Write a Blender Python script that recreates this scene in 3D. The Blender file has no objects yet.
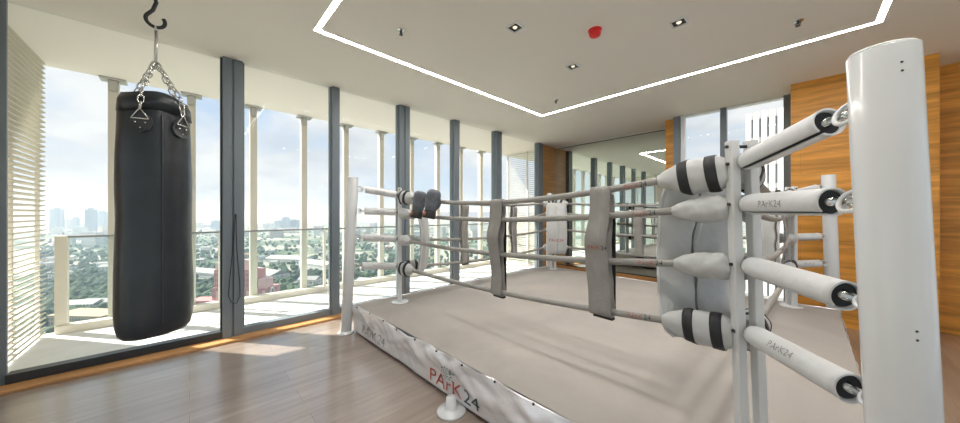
import bpy, bmesh, math, random
from math import sin, cos, pi, sqrt, radians
from mathutils import Vector, Matrix, noise

random.seed(7)
S = bpy.context.scene
COL = S.collection

# ------------------------------------------------------------------ camera
FPX, HOR, EYE = 305.0, 214.0, 1.35
YAW = radians(46.4)
cam_d = bpy.data.cameras.new('camera')
cam_d.sensor_width = 36.0
cam_d.lens = 36.0 * FPX / 960.0
cam_d.shift_y = (HOR - 211.5) / 960.0
cam_d.clip_start = 0.05
cam_d.clip_end = 9000
cam = bpy.data.objects.new('camera', cam_d)
COL.objects.link(cam)
cam.location = (0, 0, EYE)
cam.rotation_euler = (radians(90), 0, YAW)
S.camera = cam
sY, cY = sin(YAW), cos(YAW)

# ------------------------------------------------------------------ world, sun, exposure
EXPOSURE = 0.62
SKY = 0.66
SUN = 8.0
STRIP = 48.0
SPOT = 14.0
HAZE = 0.00042
W = bpy.data.worlds.new('sky')
S.world = W
W.use_nodes = True
wn, wl = W.node_tree.nodes, W.node_tree.links
wn.clear()
out = wn.new('ShaderNodeOutputWorld')
bg = wn.new('ShaderNodeBackground')
tc = wn.new('ShaderNodeTexCoord')
sep = wn.new('ShaderNodeSeparateXYZ')
wl.new(tc.outputs['Generated'], sep.inputs[0])
grad = wn.new('ShaderNodeValToRGB')
els = grad.color_ramp.elements
els[0].position = 0.0
els[0].color = (0.74, 0.82, 0.93, 1)
els[1].position = 0.7
els[1].color = (0.30, 0.48, 0.80, 1)
e = els.new(0.25)
e.color = (0.56, 0.71, 0.93, 1)
wl.new(sep.outputs['Z'], grad.inputs[0])
mp = wn.new('ShaderNodeMapping')
mp.inputs['Scale'].default_value = (1.0, 1.0, 2.6)
wl.new(tc.outputs['Generated'], mp.inputs[0])
nz = wn.new('ShaderNodeTexNoise')
nz.inputs['Scale'].default_value = 2.6
nz.inputs['Detail'].default_value = 9
nz.inputs['Roughness'].default_value = 0.58
nz.inputs['Distortion'].default_value = 0.25
wl.new(mp.outputs[0], nz.inputs['Vector'])
cr = wn.new('ShaderNodeValToRGB')
cr.color_ramp.elements[0].position = 0.36
cr.color_ramp.elements[1].position = 0.55
wl.new(nz.outputs['Fac'], cr.inputs[0])
nz2 = wn.new('ShaderNodeTexNoise')
nz2.inputs['Scale'].default_value = 5.0
nz2.inputs['Detail'].default_value = 7
wl.new(mp.outputs[0], nz2.inputs['Vector'])
cc = wn.new('ShaderNodeValToRGB')
cc.color_ramp.elements[0].position = 0.36
cc.color_ramp.elements[0].color = (0.70, 0.74, 0.80, 1)
cc.color_ramp.elements[1].position = 0.62
cc.color_ramp.elements[1].color = (0.95, 0.95, 0.96, 1)
wl.new(nz2.outputs['Fac'], cc.inputs[0])
mx = wn.new('ShaderNodeMixRGB')
wl.new(cr.outputs[0], mx.inputs[0])
wl.new(grad.outputs[0], mx.inputs[1])
wl.new(cc.outputs[0], mx.inputs[2])
wl.new(mx.outputs[0], bg.inputs['Color'])
bg.inputs['Strength'].default_value = SKY
wl.new(bg.outputs[0], out.inputs['Surface'])

sun_d = bpy.data.lights.new('sun', 'SUN')
sun_d.energy = SUN
sun_d.angle = radians(0.7)
sun_d.color = (1.0, 0.93, 0.82)
sun = bpy.data.objects.new('sun', sun_d)
COL.objects.link(sun)
sun.rotation_euler = Vector((2.45, 1.85, -3.03)).to_track_quat('-Z', 'Y').to_euler()

vs = S.view_settings
vs.view_transform = 'Standard'
vs.look = 'None'
vs.exposure = EXPOSURE
vs.gamma = 1.0
vs.use_curve_mapping = False
S.cycles.max_bounces = 10
S.cycles.diffuse_bounces = 6
S.cycles.glossy_bounces = 5
S.cycles.transparent_max_bounces = 24
S.cycles.volume_bounces = 0
S.cycles.caustics_reflective = False
S.cycles.caustics_refractive = False
S.cycles.use_denoising = True


# ------------------------------------------------------------------ materials
def new_mat(name):
    m = bpy.data.materials.new(name)
    m.use_nodes = True
    n = m.node_tree.nodes
    return m, n, m.node_tree.links, n['Principled BSDF']


def plain(name, col, rough=0.5, metal=0.0, noise_amt=0.0, scale=8.0, bump=0.0, bscale=60.0, spec=0.5, coat=0.0):
    m, n, l, b = new_mat(name)
    b.inputs['Base Color'].default_value = (*col, 1)
    b.inputs['Roughness'].default_value = rough
    b.inputs['Metallic'].default_value = metal
    b.inputs['Specular IOR Level'].default_value = spec
    b.inputs['Coat Weight'].default_value = coat
    t = n.new('ShaderNodeTexCoord')
    if noise_amt:
        z = n.new('ShaderNodeTexNoise')
        z.inputs['Scale'].default_value = scale
        z.inputs['Detail'].default_value = 6
        l.new(t.outputs['Object'], z.inputs['Vector'])
        r = n.new('ShaderNodeValToRGB')
        r.color_ramp.elements[0].position = 0.3
        r.color_ramp.elements[1].position = 0.7
        r.color_ramp.elements[0].color = tuple(c * (1 - noise_amt) for c in col) + (1,)
        r.color_ramp.elements[1].color = tuple(min(1, c * (1 + noise_amt)) for c in col) + (1,)
        l.new(z.outputs['Fac'], r.inputs[0])
        l.new(r.outputs[0], b.inputs['Base Color'])
    if bump:
        z = n.new('ShaderNodeTexNoise')
        z.inputs['Scale'].default_value = bscale
        z.inputs['Detail'].default_value = 5
        l.new(t.outputs['Object'], z.inputs['Vector'])
        bp = n.new('ShaderNodeBump')
        bp.inputs['Strength'].default_value = bump
        bp.inputs['Distance'].default_value = 0.02
        l.new(z.outputs['Fac'], bp.inputs['Height'])
        l.new(bp.outputs[0], b.inputs['Normal'])
    return m


def emit(name, col, strength):
    m = bpy.data.materials.new(name)
    m.use_nodes = True
    n = m.node_tree.nodes
    n.clear()
    o = n.new('ShaderNodeOutputMaterial')
    e_ = n.new('ShaderNodeEmission')
    e_.inputs[0].default_value = (*col, 1)
    e_.inputs[1].default_value = strength
    m.node_tree.links.new(e_.outputs[0], o.inputs[0])
    return m


def glass(name, tint, refl=1.0):
    m = bpy.data.materials.new(name)
    m.use_nodes = True
    n = m.node_tree.nodes
    l = m.node_tree.links
    n.clear()
    o = n.new('ShaderNodeOutputMaterial')
    t = n.new('ShaderNodeBsdfTransparent')
    t.inputs[0].default_value = (*tint, 1)
    g = n.new('ShaderNodeBsdfGlossy')
    g.inputs['Roughness'].default_value = 0.0
    f = n.new('ShaderNodeFresnel')
    f.inputs[0].default_value = 1.35
    k = n.new('ShaderNodeMath')
    k.operation = 'MULTIPLY'
    k.inputs[1].default_value = refl
    geo = n.new('ShaderNodeNewGeometry')
    fr_ = n.new('ShaderNodeMath')
    fr_.operation = 'SUBTRACT'
    fr_.inputs[0].default_value = 1.0
    l.new(geo.outputs['Backfacing'], fr_.inputs[1])
    k2 = n.new('ShaderNodeMath')
    k2.operation = 'MULTIPLY'
    l.new(f.outputs[0], k2.inputs[0])
    l.new(fr_.outputs[0], k2.inputs[1])
    l.new(k2.outputs[0], k.inputs[0])
    x = n.new('ShaderNodeMixShader')
    l.new(k.outputs[0], x.inputs[0])
    l.new(t.outputs[0], x.inputs[1])
    l.new(g.outputs[0], x.inputs[2])
    l.new(x.outputs[0], o.inputs[0])
    return m


def wood_planks(name, c1, c2, c3, along='Y', plank=(1.5, 0.19), rough=0.3, grain=1.0, mortar=0.0015, coat=0.0):
    """Planks laid along one axis: brick layout for board tones, stretched noise for grain."""
    m, n, l, b = new_mat(name)
    t = n.new('ShaderNodeTexCoord')
    mpn = n.new('ShaderNodeMapping')
    if along == 'Y':
        mpn.inputs['Rotation'].default_value = (0, 0, radians(90))
    elif along == 'XZ':
        mpn.inputs['Rotation'].default_value = (radians(-90), 0, 0)
    l.new(t.outputs['Object'], mpn.inputs[0])
    br = n.new('ShaderNodeTexBrick')
    br.inputs['Scale'].default_value = 1.0
    br.inputs['Brick Width'].default_value = plank[0]
    br.inputs['Row Height'].default_value = plank[1]
    br.inputs['Mortar Size'].default_value = mortar
    br.inputs['Color1'].default_value = (*c1, 1)
    br.inputs['Color2'].default_value = (*c2, 1)
    br.inputs['Mortar'].default_value = tuple(x * 0.45 for x in c3) + (1,)
    br.offset = 0.37
    l.new(mpn.outputs[0], br.inputs['Vector'])
    sc = n.new('ShaderNodeMapping')
    sc.inputs['Scale'].default_value = (1.0, 11.0, 11.0)
    l.new(mpn.outputs[0], sc.inputs[0])
    z = n.new('ShaderNodeTexNoise')
    z.inputs['Scale'].default_value = 1.5
    z.inputs['Detail'].default_value = 8
    z.inputs['Roughness'].default_value = 0.62
    z.inputs['Distortion'].default_value = 0.5
    l.new(sc.outputs[0], z.inputs['Vector'])
    rp = n.new('ShaderNodeValToRGB')
    rp.color_ramp.elements[0].position = 0.32
    rp.color_ramp.elements[1].position = 0.68
    rp.color_ramp.elements[0].color = (1 - 0.42 * grain,) * 3 + (1,)
    rp.color_ramp.elements[1].color = (1 + 0.18 * grain,) * 3 + (1,)
    l.new(z.outputs['Fac'], rp.inputs[0])
    mu = n.new('ShaderNodeMixRGB')
    mu.blend_type = 'MULTIPLY'
    mu.inputs[0].default_value = 1.0
    l.new(br.outputs['Color'], mu.inputs[1])
    l.new(rp.outputs[0], mu.inputs[2])
    l.new(mu.outputs[0], b.inputs['Base Color'])
    b.inputs['Roughness'].default_value = rough
    b.inputs['Coat Weight'].default_value = coat
    b.inputs['Coat Roughness'].default_value = 0.17
    b.inputs['Coat IOR'].default_value = 1.8
    bp = n.new('ShaderNodeBump')
    bp.inputs['Strength'].default_value = 0.08
    bp.inputs['Distance'].default_value = 0.01
    l.new(z.outputs['Fac'], bp.inputs['Height'])
    l.new(bp.outputs[0], b.inputs['Normal'])
    return m


M = {}
M['floor'] = wood_planks('floor_wood', (0.29, 0.23, 0.19), (0.35, 0.28, 0.235), (0.25, 0.18, 0.13), 'Y', (1.6, 0.19), 0.3, 0.55, 0.0010, 1.0)
M['oak'] = wood_planks('oak_panel', (0.66, 0.29, 0.04), (0.76, 0.35, 0.06), (0.5, 0.27, 0.11), 'XZ', (2.6, 0.62), 0.45, 1.0, 0.0008)
M['oak_trim'] = wood_planks('oak_trim', (0.52, 0.26, 0.09), (0.58, 0.31, 0.12), (0.5, 0.27, 0.11), 'Y', (2.4, 0.3), 0.4, 0.5, 0.0)
M['oak_side'] = wood_planks('oak_side_panel', (0.56, 0.29, 0.10), (0.60, 0.32, 0.12), (0.5, 0.27, 0.11), 'Y', (2.6, 5.0), 0.45, 0.6, 0.0)
M['ceil'] = plain('ceiling_paint', (0.78, 0.765, 0.725), 0.9)
M['soffit'] = plain('soffit_paint', (0.93, 0.895, 0.86), 0.9)
M['wall'] = plain('wall_paint', (0.80, 0.78, 0.74), 0.85)
M['frame'] = plain('dark_aluminium', (0.165, 0.20, 0.23), 0.42, 0.0)
M['frame_dark'] = plain('black_aluminium', (0.03, 0.036, 0.042), 0.35, 0.2)
M['frame_light'] = plain('pale_aluminium', (0.75, 0.77, 0.80), 0.4, 0.2)
M['fin'] = plain('cream_metal', (0.74, 0.70, 0.62), 0.5)
M['slat'] = plain('cream_louvre', (0.55, 0.52, 0.44), 0.55)
M['steel'] = plain('brushed_steel', (0.55, 0.55, 0.54), 0.35, 0.9)
M['railm'] = plain('rail_metal', (0.30, 0.31, 0.32), 0.4, 0.5)
M['stone'] = plain('balcony_tile', (0.80, 0.80, 0.79), 0.6, 0, 0.08, 3.0)
M['glass'] = glass('window_glass', (0.97, 0.985, 0.98), 0.28)
M['railglass'] = glass('railing_glass', (0.945, 0.965, 0.96), 0.6)
M['mirror'] = plain('mirror_silver', (0.74, 0.81, 0.76), 0.015, 1.0)
M['white_metal'] = plain('white_powder_coat', (0.68, 0.70, 0.715), 0.2, 0, 0.03, 3.0, coat=0.3)
M['bar_metal'] = plain('grey_powder_coat', (0.62, 0.63, 0.63), 0.38)
M['vinyl'] = plain('white_vinyl', (0.66, 0.675, 0.685), 0.36, 0, 0.05, 10.0, 0.25, 22.0)
M['pad_vinyl'] = plain('pad_vinyl', (0.50, 0.515, 0.515), 0.42, 0, 0.05, 8.0, 0.35, 16.0)
M['rope'] = plain('rope_cover', (0.29, 0.285, 0.268), 0.55, 0, 0.08, 6.0, 0.3, 40.0)
M['webbing'] = plain('grey_webbing', (0.29, 0.28, 0.265), 0.7, 0, 0.06, 20.0, 0.3, 120.0)
M['seam'] = plain('grey_seam', (0.13, 0.14, 0.14), 0.6)
M['black'] = plain('black_band', (0.012, 0.013, 0.016), 0.55)
M['dark_steel'] = plain('dark_steel', (0.06, 0.065, 0.07), 0.35, 0.8)
M['chrome'] = plain('zinc_steel', (0.62, 0.63, 0.62), 0.25, 1.0)
M['leather'] = plain('black_leather', (0.016, 0.022, 0.028), 0.34, 0, 0.25, 5.0, 0.25, 9.0)
M['patch'] = plain('leather_patch', (0.03, 0.033, 0.036), 0.45)
M['glove'] = plain('glove_leather', (0.115, 0.128, 0.15), 0.5, 0, 0.3, 30.0)
M['glove_cuff'] = plain('glove_cuff', (0.03, 0.03, 0.032), 0.6)
M['glove_band'] = plain('glove_band', (0.42, 0.13, 0.05), 0.6, 0, 0.5, 60.0)
M['red'] = plain('alarm_red', (0.75, 0.02, 0.02), 0.3)
M['ink_red'] = plain('ink_red', (0.42, 0.085, 0.05), 0.6)
M['ink_dark'] = plain('ink_dark', (0.02, 0.045, 0.04), 0.6)
M['ink_green'] = plain('ink_green', (0.015, 0.16, 0.09), 0.6)
M['ink_grey'] = plain('ink_grey', (0.28, 0.26, 0.26), 0.6)
M['strip'] = emit('strip_light', (1.0, 0.95, 0.90), STRIP)
M['bulb'] = emit('spot_lamp', (1.0, 0.88, 0.66), 0.75)
M['canvas'] = None


def canvas_mat():
    m, n, l, b = new_mat('ring_canvas')
    t = n.new('ShaderNodeTexCoord')
    z = n.new('ShaderNodeTexNoise')
    z.inputs['Scale'].default_value = 0.9
    z.inputs['Detail'].default_value = 8
    z.inputs['Roughness'].default_value = 0.6
    z.inputs['Distortion'].default_value = 0.6
    l.new(t.outputs['Object'], z.inputs['Vector'])
    r = n.new('ShaderNodeValToRGB')
    r.color_ramp.elements[0].position = 0.30
    r.color_ramp.elements[0].color = (0.32, 0.297, 0.275, 1)
    r.color_ramp.elements[1].position = 0.62
    r.color_ramp.elements[1].color = (0.405, 0.375, 0.345, 1)
    l.new(z.outputs['Fac'], r.inputs[0])
    l.new(r.outputs[0], b.inputs['Base Color'])
    b.inputs['Roughness'].default_value = 0.75
    w = n.new('ShaderNodeTexWave')
    w.bands_direction = 'DIAGONAL'
    w.inputs['Scale'].default_value = 0.55
    w.inputs['Distortion'].default_value = 6.0
    w.inputs['Detail'].default_value = 3
    w.inputs['Detail Scale'].default_value = 0.8
    l.new(t.outputs['Object'], w.inputs['Vector'])
    bp = n.new('ShaderNodeBump')
    bp.inputs['Strength'].default_value = 0.07
    bp.inputs['Distance'].default_value = 0.03
    l.new(w.outputs['Fac'], bp.inputs['Height'])
    l.new(bp.outputs[0], b.inputs['Normal'])
    return m


M['canvas'] = canvas_mat()


# ------------------------------------------------------------------ mesh helpers
class MB:
    def __init__(self):
        self.v, self.f, self.sm = [], [], []

    def add(self, vs_, fs_, smooth=False):
        o = len(self.v)
        self.v += [tuple(p) for p in vs_]
        for f in fs_:
            self.f.append([i + o for i in f])
            self.sm.append(smooth)
        return self

    def box(self, a, b):
        x0, x1 = sorted((a[0], b[0]))
        y0, y1 = sorted((a[1], b[1]))
        z0, z1 = sorted((a[2], b[2]))
        p = [(x0, y0, z0), (x1, y0, z0), (x1, y1, z0), (x0, y1, z0), (x0, y0, z1), (x1, y0, z1), (x1, y1, z1), (x0, y1, z1)]
        return self.add(p, [(0, 3, 2, 1), (4, 5, 6, 7), (0, 1, 5, 4), (1, 2, 6, 5), (2, 3, 7, 6), (3, 0, 4, 7)])

    def bar(self, p, q, w, h, side=None):
        """Rectangular bar from p to q, w along side, h across."""
        p, q = Vector(p), Vector(q)
        d = (q - p).normalized()
        if side is None:
            side = Vector((0, 0, 1)).cross(d)
            if side.length < 1e-4:
                side = Vector((1, 0, 0))
        side = Vector(side)
        side = (side - d * side.dot(d)).normalized()
        up = d.cross(side)
        vs_ = []
        for c in (p, q):
            for sx, sy_ in ((-1, -1), (1, -1), (1, 1), (-1, 1)):
                vs_.append(c + side * sx * w / 2 + up * sy_ * h / 2)
        return self.add(vs_, [(3, 2, 1, 0), (4, 5, 6, 7), (0, 1, 5, 4), (1, 2, 6, 5), (2, 3, 7, 6), (3, 0, 4, 7)])

    def tube(self, path, r, n=12, caps=True, closed=False):
        """Round tube along a path; r a number or a list of radii."""
        P = [Vector(p) for p in path]
        k = len(P)
        rs = r if isinstance(r, (list, tuple)) else [r] * k
        rings = []
        prev = None
        for i in range(k):
            if closed:
                d = P[(i + 1) % k] - P[i - 1]
            else:
                d = P[min(i + 1, k - 1)] - P[max(i - 1, 0)]
            d.normalize()
            if prev is None:
                s = d.cross(Vector((0, 0, 1)))
                if s.length < 1e-3:
                    s = d.cross(Vector((1, 0, 0)))
            else:
                s = prev - d * prev.dot(d)
            s.normalize()
            prev = s
            u = d.cross(s)
            rings.append([P[i] + (s * cos(2 * pi * j / n) + u * sin(2 * pi * j / n)) * rs[i] for j in range(n)])
        vs_ = [p for ring in rings for p in ring]
        fs_ = []
        for i in range(k if closed else k - 1):
            a, b = i * n, ((i + 1) % k) * n
            for j in range(n):
                fs_.append((a + j, a + (j + 1) % n, b + (j + 1) % n, b + j))
        self.add(vs_, fs_, True)
        if caps and not closed:
            o = len(self.v) - len(vs_)
            self.f.append([o + j for j in reversed(range(n))])
            self.sm.append(False)
            self.f.append([o + (k - 1) * n + j for j in range(n)])
            self.sm.append(False)
        return self

    def lathe(self, prof, c=(0, 0, 0), n=32):
        """Profile [(r, z)] turned about the vertical axis at c."""
        vs_, fs_ = [], []
        for r, z in prof:
            for j in range(n):
                a = 2 * pi * j / n
                vs_.append((c[0] + r * cos(a), c[1] + r * sin(a), c[2] + z))
        for i in range(len(prof) - 1):
            for j in range(n):
                fs_.append((i * n + j, i * n + (j + 1) % n, (i + 1) * n + (j + 1) % n, (i + 1) * n + j))
        return self.add(vs_, fs_, True)

    def torus(self, c, axis, R, r, n=24, m=10):
        ax = Vector(axis).normalized()
        s = ax.cross(Vector((0, 0, 1)))
        if s.length < 1e-3:
            s = Vector((1, 0, 0))
        s.normalize()
        u = ax.cross(s)
        c = Vector(c)
        return self.tube([c + (s * cos(2 * pi * i / n) + u * sin(2 * pi * i / n)) * R for i in range(n)], r, m, closed=True)

    def loft(self, rings, caps=True, smooth=True):
        n = len(rings[0])
        vs_ = [p for ring in rings for p in ring]
        fs_ = []
        for i in range(len(rings) - 1):
            for j in range(n):
                fs_.append((i * n + j, i * n + (j + 1) % n, (i + 1) * n + (j + 1) % n, (i + 1) * n + j))
        self.add(vs_, fs_, smooth)
        if caps:
            o = len(self.v) - len(vs_)
            self.f.append([o + j for j in reversed(range(n))])
            self.f.append([o + (len(rings) - 1) * n + j for j in range(n)])
            self.sm += [False, False]
        return self

    def grid(self, nu, nv, fn, smooth=True):
        vs_ = [fn(i / nu, j / nv) for i in range(nu + 1) for j in range(nv + 1)]
        fs_ = [(i * (nv + 1) + j, (i + 1) * (nv + 1) + j, (i + 1) * (nv + 1) + j + 1, i * (nv + 1) + j + 1) for i in range(nu) for j in range(nv)]
        return self.add(vs_, fs_, smooth)

    def blob(self, c, r, seg=12, rings=8, fn=None):
        vs_, fs_ = [], []
        r = r if isinstance(r, (list, tuple)) else (r, r, r)
        for i in range(rings + 1):
            th = pi * i / rings
            for j in range(seg):
                ph = 2 * pi * j / seg
                p = Vector((sin(th) * cos(ph), sin(th) * sin(ph), cos(th)))
                k = fn(p) if fn else 1
                vs_.append((c[0] + p.x * r[0] * k, c[1] + p.y * r[1] * k, c[2] + p.z * r[2] * k))
        for i in range(rings):
            for j in range(seg):
                fs_.append((i * seg + j, (i + 1) * seg + j, (i + 1) * seg + (j + 1) % seg, i * seg + (j + 1) % seg))
        return self.add(vs_, fs_, True)

    def build(self, name, mat, parent=None, bevel=0.0, loc=None):
        me = bpy.data.meshes.new(name)
        off = Vector(loc) if loc else Vector((0, 0, 0))
        if parent is not None and loc is None:
            off = Vector(parent.get('_o', (0, 0, 0)))
        me.from_pydata([tuple(Vector(p) - off) for p in self.v], [], self.f)
        me.polygons.foreach_set('use_smooth', self.sm)
        me.materials.append(mat)
        bm = bmesh.new()
        bm.from_mesh(me)
        bmesh.ops.remove_doubles(bm, verts=bm.verts, dist=1e-6)
        bmesh.ops.recalc_face_normals(bm, faces=bm.faces)
        bm.to_mesh(me)
        bm.free()
        o = bpy.data.objects.new(name, me)
        COL.objects.link(o)
        if parent is not None:
            o.parent = parent
            o['_o'] = tuple(off)
        else:
            o.location = off
            o['_o'] = tuple(off)
        if bevel:
            bv = o.modifiers.new('bevel', 'BEVEL')
            bv.width = bevel
            bv.segments = 2
            bv.limit_method = 'ANGLE'
            bv.angle_limit = radians(40)
        return o


ALL_TAGGED = []


def tag(o, label=None, cat=None, group=None, kind=None):
    if label:
        o['label'] = label
    if cat:
        o['category'] = cat
    if group:
        o['group'] = group
    if kind:
        o['kind'] = kind
    return o


def thing(name, loc, label, cat, group=None):
    o = bpy.data.objects.new(name, None)
    o.empty_display_size = 0.1
    COL.objects.link(o)
    o.location = loc
    o['_o'] = tuple(loc)
    return tag(o, label, cat, group)


def struct(name, mb, mat, label, cat, parent=None, bevel=0.0):
    o = mb.build(name, mat, parent, bevel)
    if parent is None:
        tag(o, label, cat, None, 'structure')
    return o


def copy_tree(o, parent=None):
    c = o.copy()
    COL.objects.link(c)
    if parent is not None:
        c.parent = parent
    for ch in list(o.children):
        copy_tree(ch, c)
    return c


def text_mesh(s, size):
    """Flat lettering as (verts, faces) in the text plane, centred on x, baseline at 0."""
    cu = bpy.data.curves.new('lettering', 'FONT')
    cu.body = s
    cu.size = size
    cu.resolution_u = 3
    cu.align_x = 'LEFT'
    ob = bpy.data.objects.new('lettering', cu)
    me = bpy.data.meshes.new_from_object(ob)
    vs_ = [tuple(v.co) for v in me.vertices]
    fs_ = [list(p.vertices) for p in me.polygons]
    bpy.data.objects.remove(ob)
    bpy.data.curves.remove(cu)
    bpy.data.meshes.remove(me)
    return vs_, fs_


def letters(name, s, size, fn, mat, parent, x0=0.0, squeeze=1.0):
    """Lettering whose (x, y) goes through fn to a point on a surface; returns its width."""
    vs_, fs_ = text_mesh(s, size)
    w = max(v[0] for v in vs_) * squeeze
    mb = MB().add([fn(x0 + v[0] * squeeze, v[1]) for v in vs_], fs_)
    mb.build(name, mat, parent)
    return w


def at(px, F, z=0.0):
    a = (px - 480) / FPX
    return Vector((F * (cY * a - sY), F * (sY * a + cY), z))


def zat(py, F):
    return EYE + (HOR - py) / FPX * F


# ================================================================== the room
CEIL = 3.03
GX = -4.30           # glass plane of the window wall
BALX = -5.88         # outer edge of the balcony
FARY = 6.10          # end of the glazing
MIRY = 6.70
REARY, RIGHTX = -2.1, 3.4
CH = CEIL + 0.25

struct('floor', MB().box((GX - 0.02, REARY - 0.1, -0.12), (RIGHTX + 0.1, MIRY + 0.2, 0)), M['floor'],
       'grey-brown wood plank floor of the gym', 'floor')
struct('ceiling', MB().box((GX - 0.04, REARY - 0.1, CEIL), (-1.525, MIRY + 0.2, CH)).box((-1.525, REARY - 0.1, CEIL), (RIGHTX + 0.1, 6.22, CH)), M['ceil'],
       'flat off-white plaster ceiling over the boxing ring', 'ceiling')
struct('floor_balcony', MB().box((BALX, -1.35, -0.16), (GX - 0.02, 6.9, -0.005)), M['stone'],
       'pale stone floor of the narrow balcony outside the glass', 'floor')
struct('ceiling_balcony', MB().box((BALX - 0.02, -5.0, CEIL), (GX - 0.04, 9.0, CH)), M['soffit'],
       'cream soffit above the balcony outside the glass', 'ceiling')
struct('wall_rear', MB().box((GX - 0.1, REARY - 0.1, 0), (-3.5, REARY, CEIL)), M['oak'],
       'oak panelled wall pier facing the mirror', 'wall')
w9 = MB()  # unseen rear glazing, added to let more daylight into the room
for x in (-3.46, -1.7, 0.0, 1.7, 3.36):
    w9.box((x - 0.04, REARY - 0.1, 0), (x + 0.04, REARY, 2.25))
w9.box((-3.5, REARY - 0.1, 0), (3.4, REARY, 0.08))
struct('wall_rear_header_added', MB().box((-3.5, REARY - 0.1, 2.25), (3.4, REARY, CEIL)), M['wall'], 'unseen white header added to cut the sun above the windows behind the camera', 'wall')  # added to keep sun from the rear windows off the visible floor
w9o = struct('window_8', w9, M['frame'], 'unseen dark framed windows added for daylight behind the camera facing the mirror wall', 'window')
MB().box((-3.5, REARY - 0.055, 0.08), (3.4, REARY - 0.045, 2.25)).build('pane', M['glass'], w9o)
struct('wall_left', MB().box((GX - 0.06, REARY, 0), (GX + 0.06, -1.07, CEIL)), M['wall'],
       'plain wall at the end of the glazing by the louvre screen', 'wall')
# back wall: mirror recess, narrow oak pillar, window, oak column, oak wall
struct('wall_back', MB().box((GX - 0.1, MIRY + 0.03, 0), (-1.53, MIRY + 0.2, CEIL)), M['wall'],
       'wall behind the tall mirror', 'wall')
struct('wall_back_pillar', MB().box((-1.67, 6.2, 0), (-1.525, MIRY + 0.03, CEIL)), M['oak'],
       'narrow oak pillar between the mirror and the far window', 'pillar')
struct('wall_back_column', MB().box((-0.085, 5.65, 0), (1.0, 6.4, CEIL)), M['oak'],
       'oak clad column right of the far window', 'column')
struct('wall_back_panelling', MB().box((1.0, 6.17, 0), (RIGHTX + 0.1, 6.4, CEIL)), M['oak'],
       'oak panelled wall behind the nearest ring post', 'wall')
sp = MB().box((GX - 0.06, FARY + 0.05, 0), (GX + 0.0, MIRY + 0.03, CEIL))
struct('wall_left_panel', sp, M['oak_side'], 'oak wall panel between the last window and the mirror', 'wall panel')
# right side: wall piers and unseen glazing added for daylight fill
rw = MB()
rw.box((RIGHTX, REARY, 0), (RIGHTX + 0.12, REARY + 0.5, CEIL))
rw.box((RIGHTX, 5.6, 0), (RIGHTX + 0.12, 6.3, CEIL))
struct('wall_right', rw, M['wall'], 'white wall piers beside the window behind the near post', 'wall')
w8 = MB()
for y in (-1.6, 0.2, 2.0, 3.8, 5.6):
    w8.box((RIGHTX + 0.01, y - 0.04, 0), (RIGHTX + 0.11, y + 0.04, CEIL))
w8.box((RIGHTX + 0.01, -1.6, 0), (RIGHTX + 0.11, 5.6, 0.08))
w8o = struct('window_9', w8, M['frame'], 'unseen dark framed window added for daylight along the side of the room', 'window')
MB().box((RIGHTX + 0.055, -1.6, 0.08), (RIGHTX + 0.065, 5.6, CEIL)).build('pane', M['glass'], w8o)

# skirting strip along the glass
struct('trim_1', MB().box((GX + 0.05, -1.07, 0), (GX + 0.20, FARY + 0.05, 0.025)), M['oak_trim'],
       'warm oak threshold strip along the bottom of the window wall', 'trim', bevel=0.004)

# window wall bays: one window per bay, its mullion a child
MUL = [(-1.05, 0.025), (0.34, 0.17), (1.40, 0.09), (2.42, 0.18), (3.46, 0.13), (4.56, 0.18), (6.02, 0.17)]
WORD = ['beside the louvre screen, behind the punching bag', 'next after the punching bag, with the hanging cord', 'behind the window-side corner post of the ring',
        'behind the hanging boxing gloves', 'behind the window-side ring ropes', 'ending at the oak panel by the mirror']
for i in range(6):
    y0, w0 = MUL[i]
    y1, w1 = MUL[i + 1]
    a, b = y0 + w0 / 2, y1 - w1 / 2
    fr = MB()
    fr.box((GX - 0.05, a, 0), (GX + 0.05, b, 0.095))
    if i:
        fr.box((GX - 0.03, a, 0.095), (GX + 0.03, a + 0.018, CEIL))
    fr.box((GX - 0.03, b - 0.018, 0.095), (GX + 0.03, b, CEIL))
    fo = struct('window_%d' % (i + 1), fr, M['frame'] if i else M['frame_dark'], 'floor-to-ceiling dark framed window ' + WORD[i], 'window', bevel=0.003)
    MB().box((GX - 0.006, a + 0.01, 0.09), (GX + 0.006, b - 0.01, CEIL - 0.001)).build('pane', M['glass'], fo)
    mu = MB()
    if w1 > 0.15:
        mu.box((GX - 0.06, y1 - w1 / 2, 0), (GX + 0.07, y1 - 0.008, CEIL))
        mu.box((GX - 0.06, y1 + 0.008, 0), (GX + 0.07, y1 + w1 / 2, CEIL))
        mu.box((GX - 0.05, y1 - 0.01, 0), (GX + 0.05, y1 + 0.01, CEIL))
    else:
        mu.box((GX - 0.06, y1 - w1 / 2, 0), (GX + 0.07, y1 + w1 / 2, CEIL))
    mu.build('mullion', M['frame'], fo, 0.004)
    if i == 0:
        MB().box((GX - 0.012, y0 - 0.02, 0), (GX + 0.012, y0 + 0.012, CEIL)).build('mullion', M['frame'], fo)

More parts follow.
